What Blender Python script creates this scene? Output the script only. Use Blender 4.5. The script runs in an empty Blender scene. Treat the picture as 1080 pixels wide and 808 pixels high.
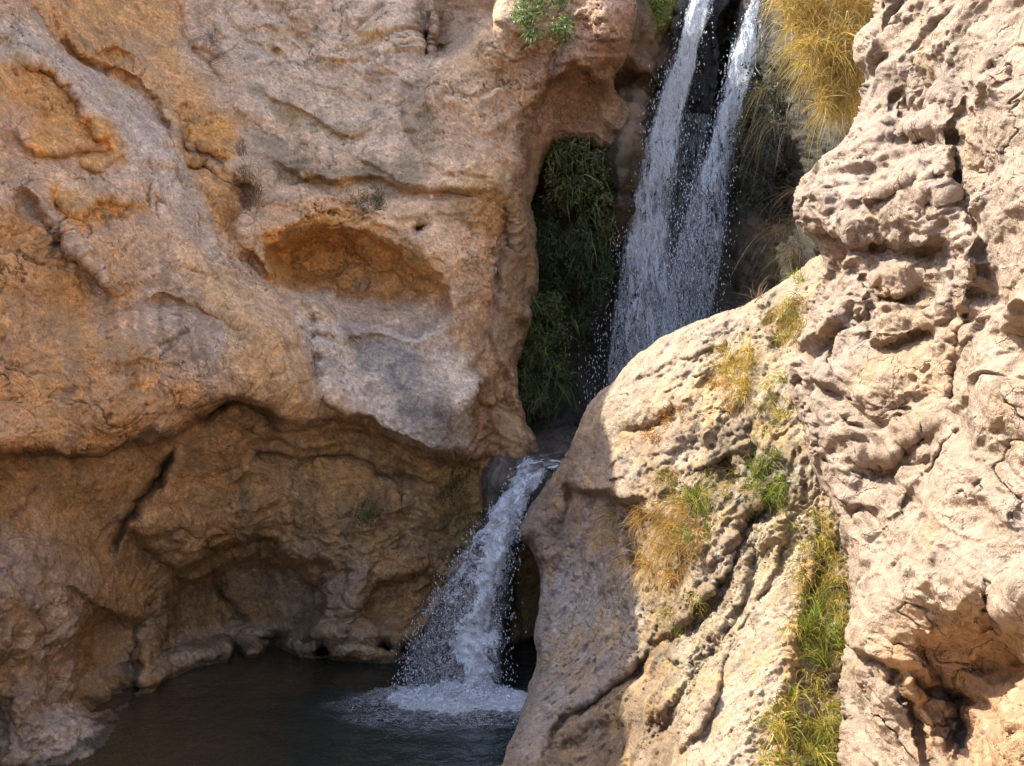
import bpy, math, random, time
import numpy as np
T0 = time.time()
random.seed(7)
rng = np.random.default_rng(7)
C = bpy.context.scene
COL = C.collection

# ------------------------------------------------------------------ camera, sky, sun, exposure
F, CX, CY, CZ = 1158.0, 540.0, 404.0, 3.3      # focal length in photo pixels, photo centre, camera height
cam = bpy.data.cameras.new('camera'); cam.sensor_width = 36.0; cam.lens = 36.0 * F / 1080.0
cam.clip_start = 0.05; cam.clip_end = 500
co = bpy.data.objects.new('camera', cam); COL.objects.link(co)
co.location = (0, 0, CZ); co.rotation_euler = (math.radians(90), 0, 0)
C.camera = co

SUN_EL, SUN_AZ = math.radians(50), math.radians(22)     # height; degrees beyond due left (-x) towards +y
S = np.array([-math.cos(SUN_EL) * math.cos(SUN_AZ), math.cos(SUN_EL) * math.sin(SUN_AZ), math.sin(SUN_EL)])
W = bpy.data.worlds.new('World'); C.world = W; W.use_nodes = True
wn = W.node_tree.nodes; wl = W.node_tree.links
sky = wn.new('ShaderNodeTexSky'); sky.sky_type = 'NISHITA'; sky.sun_disc = False
sky.sun_elevation = SUN_EL; sky.sun_rotation = math.atan2(S[0], S[1])
sky.altitude = 600; sky.dust_density = 3.0; sky.air_density = .8; sky.ozone_density = .6
bg = wn['Background']; wl.new(sky.outputs[0], bg.inputs[0]); bg.inputs[1].default_value = 0.15
sun = bpy.data.lights.new('sun', 'SUN'); sun.energy = 2.15; sun.angle = math.radians(0.5); sun.color = (1.0, 0.93, 0.80)
so = bpy.data.objects.new('sun', sun); COL.objects.link(so)
from mathutils import Vector
so.rotation_euler = Vector(S).to_track_quat('Z', 'Y').to_euler()
C.view_settings.view_transform = 'Standard'; C.view_settings.look = 'None'
C.view_settings.exposure = 2.28; C.view_settings.gamma = 1.0
C.render.engine = 'CYCLES'
C.cycles.max_bounces = 10; C.cycles.diffuse_bounces = 5; C.cycles.transparent_max_bounces = 24
C.cycles.use_denoising = True; C.cycles.denoiser = 'OPENIMAGEDENOISE'; C.cycles.denoising_input_passes = 'RGB_ALBEDO_NORMAL'; C.cycles.denoising_prefilter = 'NONE'

# ------------------------------------------------------------------ noise and curve helpers
_g = rng.normal(size=(1024, 3)).astype(np.float32); _g /= np.linalg.norm(_g, axis=1)[:, None]
def _hash(i, j, k, s):
    h = (i * 73856093) ^ (j * 19349663) ^ (k * 83492791) ^ (s * 2654435 + 1013)
    h ^= (h >> 13); h = h * 1274126177; h ^= (h >> 15)
    return h & 1023
def perlin(p, s=0):
    p = np.asarray(p, np.float32); fl = np.floor(p); f = p - fl; i = fl.astype(np.int64)
    u = f * f * f * (f * (f * 6 - 15) + 10)
    out = 0
    for a in (0, 1):
        wa = u[..., 0] if a else 1 - u[..., 0]
        for b in (0, 1):
            wb = u[..., 1] if b else 1 - u[..., 1]
            for c in (0, 1):
                wc = u[..., 2] if c else 1 - u[..., 2]
                g = _g[_hash(i[..., 0] + a, i[..., 1] + b, i[..., 2] + c, s)]
                out = out + wa * wb * wc * (g[..., 0] * (f[..., 0] - a) + g[..., 1] * (f[..., 1] - b) + g[..., 2] * (f[..., 2] - c))
    return out * 1.5
def fbm(p, f, o=4, gain=.5, s=0):
    p = np.asarray(p, np.float32) * f; out = 0; a = 1.0; t = 0
    for k in range(o):
        out = out + a * perlin(p, s + k); t += a; a *= gain; p = p * 2.03 + 7.1
    return out / t
def ridged(p, f, o=4, gain=.5, s=0):
    p = np.asarray(p, np.float32) * f; out = 0; a = 1.0; t = 0
    for k in range(o):
        out = out + a * (1 - 2.4 * np.abs(perlin(p, s + k))); t += a; a *= gain; p = p * 2.07 + 3.3
    return out / t
_j = rng.random(size=(1024, 4)).astype(np.float32)
def worley(p, f, s=0):
    p = np.asarray(p, np.float32) * f; fl = np.floor(p); fr = p - fl; i = fl.astype(np.int64)
    d1 = np.full(p.shape[:-1], 9, np.float32); d2 = d1.copy(); cid = np.zeros(p.shape[:-1], np.float32)
    for a in (-1, 0, 1):
        for b in (-1, 0, 1):
            for c in (-1, 0, 1):
                h = _j[_hash(i[..., 0] + a, i[..., 1] + b, i[..., 2] + c, s)]
                d = (h[..., 0] + a - fr[..., 0]) ** 2 + (h[..., 1] + b - fr[..., 1]) ** 2 + (h[..., 2] + c - fr[..., 2]) ** 2
                m = d < d1
                d2 = np.where(m, d1, np.minimum(d2, d)); cid = np.where(m, h[..., 3], cid); d1 = np.where(m, d, d1)
    return np.sqrt(d1), np.sqrt(d2), cid
def stones(p, f, s=0, k=1.0, t=.8):
    """upper envelope of tilted cells: faceted, angular stones with sharp valleys"""
    p = np.asarray(p, np.float32) * f; fl = np.floor(p); fr = p - fl; i = fl.astype(np.int64)
    out = np.full(p.shape[:-1], -9, np.float32)
    for a in (-1, 0, 1):
        for b in (-1, 0, 1):
            for c in (-1, 0, 1):
                hh = _hash(i[..., 0] + a, i[..., 1] + b, i[..., 2] + c, s); h = _j[hh]; g = _g[hh]
                x = fr[..., 0] - a - h[..., 0]; y = fr[..., 1] - b - h[..., 1]; z = fr[..., 2] - c - h[..., 2]
                out = np.maximum(out, (h[..., 3] - .5) * .5 + t * (g[..., 0] * x + g[..., 1] * y + g[..., 2] * z) - k * (x * x + y * y + z * z))
    return out
def facets(p, f, s=0, edge=.14, t=1.3):
    """broken stones: each cell one tilted flat face, cut off by grooves"""
    p = np.asarray(p, np.float32) * f; fl = np.floor(p); fr = p - fl; i = fl.astype(np.int64)
    d1 = np.full(p.shape[:-1], 9, np.float32); d2 = d1.copy(); v = np.zeros(p.shape[:-1], np.float32)
    for a in (-1, 0, 1):
        for b in (-1, 0, 1):
            for c in (-1, 0, 1):
                hh = _hash(i[..., 0] + a, i[..., 1] + b, i[..., 2] + c, s); h = _j[hh]; g = _g[hh]
                x = fr[..., 0] - a - h[..., 0]; y = fr[..., 1] - b - h[..., 1]; z = fr[..., 2] - c - h[..., 2]; d = x * x + y * y + z * z
                m = d < d1; d2 = np.where(m, d1, np.minimum(d2, d)); d1 = np.where(m, d, d1)
                v = np.where(m, (h[..., 3] - .5) * .7 + t * (g[..., 0] * x + g[..., 1] * y + g[..., 2] * z), v)
    e = sm((np.sqrt(d2) - np.sqrt(d1)) / edge)
    return v * e - .2 * (1 - e)
def cracks(p, f, w, s=0):
    """thin wandering lines, 0..1"""
    p = np.asarray(p, np.float32); q = p * f + fbm(p, f * 1.7, 4, .6, s + 50)[..., None] * np.array([.9, .7, .8]) * 1.2
    return sm(1 - np.abs(perlin(q, s)) / w) * sm((fbm(p, f * .8, 2, .5, s + 3) + .06) / .22)
def sm(x): x = np.clip(x, 0, 1); return x * x * (3 - 2 * x)
def smooth_poly(p, closed=False, n=6):
    """Catmull-Rom through the points."""
    p = np.array(p, float); m = len(p); out = []
    if m < 3: return p
    for i in range(m if closed else m - 1):
        if closed: a, b, c, d = p[i - 1], p[i], p[(i + 1) % m], p[(i + 2) % m]
        else: a, b, c, d = p[max(i - 1, 0)], p[i], p[i + 1], p[min(i + 2, m - 1)]
        for t in np.arange(n) / n:
            out.append(.5 * ((2 * b) + (-a + c) * t + (2 * a - 5 * b + 4 * c - d) * t * t + (-a + 3 * b - 3 * c + d) * t ** 3))
    if not closed: out.append(p[-1])
    return np.array(out)
def line_dist(X, Y, poly, closed=False):
    """distance, signed side (>0 below when heading right), parameter 0..1, nearest point"""
    q = poly if not closed else np.vstack([poly, poly[:1]])
    L = np.concatenate([[0], np.cumsum(np.hypot(*np.diff(q, axis=0).T))])
    bd = np.full(X.shape, 1e12); sg = np.zeros(X.shape); tt = np.zeros(X.shape); nx = np.zeros(X.shape); ny = np.zeros(X.shape)
    for k in range(len(q) - 1):
        ax, ay = q[k]; dx, dy = q[k + 1] - q[k]; l2 = dx * dx + dy * dy
        if l2 < 1e-9: continue
        t = np.clip(((X - ax) * dx + (Y - ay) * dy) / l2, 0, 1)
        ex = X - ax - t * dx; ey = Y - ay - t * dy; d = ex * ex + ey * ey
        m = d < bd
        bd[m] = d[m]; tt[m] = (L[k] + t[m] * (L[k + 1] - L[k])) / L[-1]
        sg[m] = np.sign(dx * (Y[m] - ay) - dy * (X[m] - ax)); nx[m] = ax + t[m] * dx; ny[m] = ay + t[m] * dy
    return np.sqrt(bd), sg, tt, nx, ny
def inside(X, Y, q):
    r = np.zeros(X.shape, bool); n = len(q)
    for i in range(n):
        x1, y1 = q[i]; x2, y2 = q[(i + 1) % n]
        if y1 == y2: continue
        c = ((y1 > Y) != (y2 > Y)) & (X < (x2 - x1) * (Y - y1) / (y2 - y1) + x1)
        r ^= c
    return r
def signed(X, Y, q):
    d, _, _, nx, ny = line_dist(X, Y, q, True)
    return np.where(inside(X, Y, q), d, -d), nx, ny
def tps(pts, X, Y):
    """thin plate through (x, y, value) evaluated on the grid"""
    p = np.array(pts, float); x = p[:, 0] / 300; y = p[:, 1] / 300; n = len(p)
    def U(r2): return np.where(r2 > 1e-12, r2 * np.log(np.maximum(r2, 1e-12)), 0)
    K = U((x[:, None] - x) ** 2 + (y[:, None] - y) ** 2) + np.eye(n) * 0.004
    A = np.zeros((n + 3, n + 3)); A[:n, :n] = K; A[:n, n] = 1; A[:n, n + 1] = x; A[:n, n + 2] = y; A[n:, :n] = A[:n, n:].T
    w = np.linalg.solve(A, np.concatenate([p[:, 2], [0, 0, 0]]))
    xs, ys = X / 300, Y / 300; out = w[n] + w[n + 1] * xs + w[n + 2] * ys
    for i in range(n): out = out + w[i] * U((xs - x[i]) ** 2 + (ys - y[i]) ** 2)
    return out
def point(px, py, d):
    """the place d metres ahead of the camera that is seen at a photo pixel"""
    return np.stack([(px - CX) / F * d, d * np.ones_like(px), CZ + (CY - py) / F * d], -1)
def axis(lo, hi, step, f0, f1, coarse=9):
    """fine spacing between f0 and f1, coarse outside"""
    a = np.arange(lo, f0, coarse); b = np.arange(max(lo, f0), min(hi, f1), step); c = np.arange(min(hi, f1), hi + coarse, coarse)
    return np.concatenate([a[:-1] if len(a) else a, b, c])

# ------------------------------------------------------------------ object helpers
def tag(o, label=None, cat=None, group=None, kind=None):
    if label: o['label'] = label
    if cat: o['category'] = cat
    if group: o['group'] = group
    if kind: o['kind'] = kind
    return o
def mesh_obj(name, V, Fc, mat, parent=None, colors=None, smooth=True, uv=None):
    me = bpy.data.meshes.new(name); V = np.asarray(V, np.float32); Fc = np.asarray(Fc, np.int32)
    k = Fc.shape[1]
    me.vertices.add(len(V)); me.vertices.foreach_set('co', V.ravel())
    me.loops.add(Fc.size); me.loops.foreach_set('vertex_index', Fc.ravel())
    me.polygons.add(len(Fc)); me.polygons.foreach_set('loop_start', np.arange(0, Fc.size, k, dtype=np.int32))
    me.polygons.foreach_set('use_smooth', np.full(len(Fc), smooth))
    if colors is not None:
        at = me.color_attributes.new('tint', 'FLOAT_COLOR', 'POINT')
        c = np.ones((len(V), 4), np.float32); c[:, :colors.shape[1]] = colors
        at.data.foreach_set('color', c.ravel())
    if uv is not None:
        u = me.uv_layers.new(name='flow'); u.data.foreach_set('uv', np.asarray(uv, np.float32)[Fc.ravel()].ravel())
    me.update(calc_edges=True); me.validate()
    me.materials.append(mat)
    o = bpy.data.objects.new(name, me); COL.objects.link(o); o.parent = parent
    return o
def thing(name, loc, label, cat, group=None):
    o = bpy.data.objects.new(name, None); COL.objects.link(o); o.location = loc; o.empty_display_size = .1
    return tag(o, label, cat, group)

# ------------------------------------------------------------------ materials
def nodes(name):
    m = bpy.data.materials.new(name); m.use_nodes = True
    return m, m.node_tree.nodes, m.node_tree.links, m.node_tree.nodes['Principled BSDF']
def mathn(n, l, op, a, b=None, clamp=False):
    x = n.new('ShaderNodeMath'); x.operation = op; x.use_clamp = clamp
    for i, v in enumerate((a, b)):
        if v is None: continue
        if isinstance(v, (int, float)): x.inputs[i].default_value = v
        else: l.new(v, x.inputs[i])
    return x.outputs[0]
def noise_n(n, l, vec, scale, det=6, rough=.6, dist=0):
    x = n.new('ShaderNodeTexNoise'); x.inputs['Scale'].default_value = scale; x.inputs['Detail'].default_value = det
    x.inputs['Roughness'].default_value = rough; x.inputs['Distortion'].default_value = dist; l.new(vec, x.inputs['Vector'])
    return x.outputs['Fac']
def ramp(n, l, fac, stops):
    r = n.new('ShaderNodeValToRGB'); e = r.color_ramp.elements
    while len(e) < len(stops): e.new(.5)
    for k, (p, c) in enumerate(stops): e[k].position = p; e[k].color = (*c, 1) if len(c) == 3 else c
    l.new(fac, r.inputs[0]); return r.outputs[0]
def rock_mat(name, bump=.5, scale=1.0, speck=.35, rough=.9, pits=.5, wet=0.0, spec=.3, aniso=(1, 1, 1)):
    m, n, l, b = nodes(name)
    at = n.new('ShaderNodeVertexColor'); at.layer_name = 'tint'
    tc = n.new('ShaderNodeTexCoord'); mp = n.new('ShaderNodeMapping'); mp.inputs['Scale'].default_value = aniso
    l.new(tc.outputs['Object'], mp.inputs[0]); v = mp.outputs[0]
    a1 = noise_n(n, l, v, 2.3 * scale, 4, .65, .4); a2 = noise_n(n, l, v, 17 * scale, 5, .72, .3); a3 = noise_n(n, l, v, 70 * scale, 2, .7)
    f = mathn(n, l, 'ADD', mathn(n, l, 'MULTIPLY', a1, .9), mathn(n, l, 'ADD', mathn(n, l, 'MULTIPLY', a2, .8), mathn(n, l, 'MULTIPLY', a3, .5)))
    mul = ramp(n, l, mathn(n, l, 'DIVIDE', f, 2.2), [(.36, (1 - speck,) * 3), (.5, (1, 1, 1)), (.64, (1 + speck * .7, 1 + speck * .62, 1 + speck * .5))])
    mx = n.new('ShaderNodeMix'); mx.data_type = 'RGBA'; mx.blend_type = 'MULTIPLY'; mx.inputs['Factor'].default_value = 1
    l.new(at.outputs['Color'], mx.inputs['A']); l.new(mul, mx.inputs['B'])
    col = mx.outputs['Result']
    # dark mineral grains and pits
    vo = n.new('ShaderNodeTexVoronoi'); vo.inputs['Scale'].default_value = 24 * scale; vo.inputs['Randomness'].default_value = 1; l.new(v, vo.inputs['Vector'])
    pit = mathn(n, l, 'MULTIPLY', mathn(n, l, 'LESS_THAN', vo.outputs['Distance'], .22), mathn(n, l, 'GREATER_THAN', a1, .52))
    mx2 = n.new('ShaderNodeMix'); mx2.data_type = 'RGBA'; mx2.blend_type = 'MULTIPLY'
    l.new(mathn(n, l, 'MULTIPLY', pit, .35 * pits), mx2.inputs['Factor']); l.new(col, mx2.inputs['A']); mx2.inputs['B'].default_value = (.25, .2, .16, 1)
    l.new(mx2.outputs['Result'], b.inputs['Base Color'])
    # thin cracks
    wv = n.new('ShaderNodeVectorMath'); wv.operation = 'ADD'
    nz = n.new('ShaderNodeTexNoise'); nz.inputs['Scale'].default_value = 3 * scale; nz.inputs['Detail'].default_value = 5; l.new(v, nz.inputs['Vector'])
    sc_ = n.new('ShaderNodeVectorMath'); sc_.operation = 'SCALE'; sc_.inputs['Scale'].default_value = .5; l.new(nz.outputs['Color'], sc_.inputs[0])
    l.new(v, wv.inputs[0]); l.new(sc_.outputs[0], wv.inputs[1])
    vc = n.new('ShaderNodeTexVoronoi'); vc.feature = 'DISTANCE_TO_EDGE'; vc.inputs['Scale'].default_value = 1.7 * scale; l.new(wv.outputs[0], vc.inputs['Vector'])
    crack = mathn(n, l, 'MULTIPLY', mathn(n, l, 'SUBTRACT', 1, mathn(n, l, 'MULTIPLY', vc.outputs['Distance'], 45), True), mathn(n, l, 'GREATER_THAN', a1, .5))
    h = mathn(n, l, 'ADD', mathn(n, l, 'MULTIPLY', a2, .030 / scale), mathn(n, l, 'MULTIPLY', a3, .011 / scale))
    h = mathn(n, l, 'SUBTRACT', h, mathn(n, l, 'MULTIPLY', pit, .012 * pits))
    h = mathn(n, l, 'SUBTRACT', h, mathn(n, l, 'MULTIPLY', crack, .012))
    bp = n.new('ShaderNodeBump'); bp.inputs['Strength'].default_value = bump; bp.inputs['Distance'].default_value = 1.0
    l.new(h, bp.inputs['Height']); l.new(bp.outputs[0], b.inputs['Normal'])
    if wet > 0:
        rr = ramp(n, l, a2, [(.42, (rough - wet,) * 3), (.6, (rough,) * 3)]); l.new(rr, b.inputs['Roughness'])
    else: b.inputs['Roughness'].default_value = rough
    b.inputs['Specular IOR Level'].default_value = spec
    return m
MAT_CLIFF = rock_mat('warm_limestone', 1.0, 1.0, .46, pits=1.0)
MAT_TUFA = rock_mat('crumbly_limestone', 1.0, 1.5, .4, pits=1.2)
MAT_BOULDER = rock_mat('pitted_limestone', 1.0, 1.4, .42, rough=.8, pits=1.3, wet=.2)
MAT_WET = rock_mat('wet_dark_rock', .9, 1.0, .5, rough=.75, wet=.35, spec=.3)

# ------------------------------------------------------------------ rock masses
class Mass:
    """A rock mass: a dense relief at real distances, its outline rolled back and continued into depth."""
    def __init__(s, xs, ys, ctrl, outline=None, warp=(9, 2.5), seed=0):
        s.X, s.Y = np.meshgrid(xs, ys); s.xs, s.ys = xs, ys
        s.D = tps(ctrl, s.X, s.Y); s.seed = seed; s.outline = None
        q = np.stack([s.X / 90, s.Y / 90, np.full_like(s.X, seed * 3.3)], -1)
        wx = fbm(q, 1, 3, .5, seed) * warp[0] * 2; wy = fbm(q, 1, 3, .5, seed + 9) * warp[0] * 2
        q = q * 6
        s.wx = s.X + wx + fbm(q, 1, 2, .5, seed + 3) * warp[1] * 2; s.wy = s.Y + wy + fbm(q, 1, 2, .5, seed + 5) * warp[1] * 2
        s.col = None
        if outline is not None: s.outline = np.array(outline, float)
    def _box(s, poly, m):
        p = np.array(poly, float)
        c = np.where((s.xs > p[:, 0].min() - m) & (s.xs < p[:, 0].max() + m))[0]; r = np.where((s.ys > p[:, 1].min() - m) & (s.ys < p[:, 1].max() + m))[0]
        if len(c) == 0 or len(r) == 0: return None
        return slice(r[0], r[-1] + 1), slice(c[0], c[-1] + 1)
    def ledge(s, poly, hi, lo, whi=25, wlo=25, edge=2.0, taper=.18):
        b = s._box(poly, max(whi, wlo) * 3.5 + 20)
        if b is None: return
        p = smooth_poly(poly, n=4); d, sg, t, _, _ = line_dist(s.wx[b], s.wy[b], p)
        w = sm(t / taper) * sm((1 - t) / taper); S_ = 1 / (1 + np.exp(-np.clip(sg * d / edge, -30, 30)))
        s.D[b] += w * (lo * np.exp(-d / wlo) * S_ - hi * np.exp(-d / whi) * (1 - S_))
    def groove(s, poly, a, w, taper=.15):
        b = s._box(poly, w * 3 + 20)
        if b is None: return
        p = smooth_poly(poly, n=4); d, sg, t, _, _ = line_dist(s.wx[b], s.wy[b], p)
        s.D[b] += a * np.exp(-(d / w) ** 2) * sm(t / taper) * sm((1 - t) / taper)
    def blob(s, cx, cy, rx, ry, a, rot=0, pw=2):
        m = max(rx, ry) * 2.6 + 20; b = s._box([(cx - m, cy - m), (cx + m, cy + m)], 1)
        if b is None: return
        c, n_ = math.cos(math.radians(rot)), math.sin(math.radians(rot)); x = s.wx[b] - cx; y = s.wy[b] - cy
        r = np.sqrt(((x * c + y * n_) / rx) ** 2 + ((-x * n_ + y * c) / ry) ** 2)
        s.D[b] += a * np.exp(-r ** pw)
    def hollow(s, poly, a, wtop, wbot, sag=0):
        b = s._box(poly, 25)
        if b is None: return
        p = smooth_poly(poly, True, 4); sd, _, _ = signed(s.wx[b], s.wy[b], p)
        y0, y1 = p[:, 1].min(), p[:, 1].max(); f = np.clip((s.wy[b] - y0) / (y1 - y0), 0, 1)
        s.D[b] += a * sm(sd / (wtop + (wbot - wtop) * f)) * (1 + sag * f)
    def finish_shape(s, roll=(22, .5), back=3.0, taper=.5, margin=10):
        s.keep = np.ones(s.X.shape, bool); PX, PY = s.X.copy(), s.Y.copy()
        if s.outline is not None:
            p = smooth_poly(s.outline, True, 4)
            e = fbm(np.stack([s.X / 26, s.Y / 26, np.zeros_like(s.X)], -1), 1, 4, .6, s.seed + 20) * 5
            sd, nx, ny = signed(s.X, s.Y, p); sd = sd + e * sm((60 - np.abs(sd)) / 60)
            w, h = roll
            u = np.clip(sd / w, 0, 1); s.D += h * (1 - np.sqrt(np.clip(1 - (1 - u) ** 2, 0, 1)))
            o = sd < 0; k = np.clip(-sd / margin, 0, 1.0)
            s.D = np.where(o, s.D + back * k, s.D)
            # outside: fall back along the outline and curl inwards
            sb = s.blur(sd, 4); dy, dx = np.gradient(sb, s.ys, s.xs); L = np.hypot(dx, dy) + 1e-6
            PX = np.where(o, s.X + dx / L * (-sd) * (1 + taper), s.X); PY = np.where(o, s.Y + dy / L * (-sd) * (1 + taper), s.Y)
            s.keep = sd > -margin
            s.sd = sd
        s.P = point(PX, PY, s.D)
        return s
    def normals(s):
        P = s.P; a = np.gradient(P, axis=1); b = np.gradient(P, axis=0)
        n = np.cross(a, b); n /= np.linalg.norm(n, axis=-1)[..., None] + 1e-9
        return n * np.where((n * (P - [0, 0, CZ])).sum(-1) > 0, -1, 1)[..., None]
    def blur(s, A, k):
        for _ in range(k):
            A = (A + np.roll(A, 1, 0) + np.roll(A, -1, 0)) / 3; A = (A + np.roll(A, 1, 1) + np.roll(A, -1, 1)) / 3
        return A
    def displace(s, h, k=3, toward=0.0):
        n = s.normals(); n = s.blur(n, k)
        if s.outline is not None:
            b = s.blur(n, 14); w = sm((34 - s.sd) / 22)[..., None]; n = n * (1 - w) + b * w
            h = h * (.25 + .75 * sm((s.sd + 6) / 16))
        n /= np.linalg.norm(n, axis=-1)[..., None] + 1e-9
        v = np.array([0, 0, CZ]) - s.P; v /= np.linalg.norm(v, axis=-1)[..., None]; n = n * (1 - toward) + v * toward
        s.P = s.P + n * h[..., None]
    def paint(s, base):
        s.col = np.ones(s.X.shape + (3,), np.float32) * np.array(base, np.float32)
    def patch(s, poly, c, soft=14, k=1.0, nz=14, fr=30, seed=0):
        b = s._box(poly, soft * 2 + nz + 20)
        if b is None: return
        p = smooth_poly(poly, True, 4); sd, _, _ = signed(s.wx[b], s.wy[b], p)
        e = fbm(np.stack([s.X[b] / fr, s.Y[b] / fr, np.full_like(s.X[b], seed)], -1), 1, 5, .62, 31 + seed) * nz * 2.2
        m = sm((sd + e) / soft * .5 + .5)[..., None] * k
        s.col[b] = s.col[b] * (1 - m) + np.array(c, np.float32) * m
    def mottle(s, c, f, lo, hi, k, seed=0, st=(1, 1, 1)):
        m = (sm((fbm(s.P * np.array(st), f, 5, .6, 40 + seed) - lo) / (hi - lo)) * k)[..., None]
        s.col = s.col * (1 - m) + np.array(c, np.float32) * m
    def grain(s, f, amt, seed=0, o=4, st=(1, 1, 1), hue=(1, .95, .88)):
        m = fbm(s.P * np.array(st), f, o, .7, 70 + seed)[..., None] * amt * 2.6
        s.col = s.col * np.exp(m * np.array(hue))
    def stain(s, m, c, k):
        m = (m * k)[..., None]; s.col = s.col * (1 - m) + np.array(c, np.float32) * m
    def line(s, poly, c, w, k=1, taper=.15):
        b = s._box(poly, w * 3 + 20)
        if b is None: return
        p = smooth_poly(poly, n=4); d, sg, t, _, _ = line_dist(s.wx[b], s.wy[b], p)
        m = (np.exp(-(d / w) ** 2) * sm(t / taper) * sm((1 - t) / taper) * k)[..., None]
        s.col[b] = s.col[b] * (1 - m) + np.array(c, np.float32) * m
    def build(s, name, mat):
        H, Wd = s.X.shape; idx = np.arange(H * Wd).reshape(H, Wd)
        f = np.stack([idx[:-1, :-1], idx[1:, :-1], idx[1:, 1:], idx[:-1, 1:]], -1)
        k = s.keep[:-1, :-1] & s.keep[1:, :-1] & s.keep[1:, 1:] & s.keep[:-1, 1:]
        f = f[k]; used = np.zeros(H * Wd, bool); used[f.ravel()] = True
        mp = np.cumsum(used) - 1; V = s.P.reshape(-1, 3)[used]; c = s.col.reshape(-1, 3)[used]
        o = mesh_obj(name, V, mp[f], mat, colors=np.clip(c, .005, .95))
        print(name, len(V), 'verts', round(time.time() - T0, 1), 's')
        return o
    def at(s, px, py):
        """surface point at a photo pixel"""
        j = int(np.clip(np.searchsorted(s.xs, px), 0, len(s.xs) - 1)); i = int(np.clip(np.searchsorted(s.ys, py), 0, len(s.ys) - 1))
        return s.P[i, j].copy()

ORANGE = (.64, .29, .07); PINK = (.60, .385, .225); GREY = (.47, .38, .30); BROWN = (.32, .19, .095)
TAN = (.50, .385, .255); DARK = (.07, .052, .035); OLIVE = (.24, .18, .09); CREAM = (.56, .46, .33)

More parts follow.
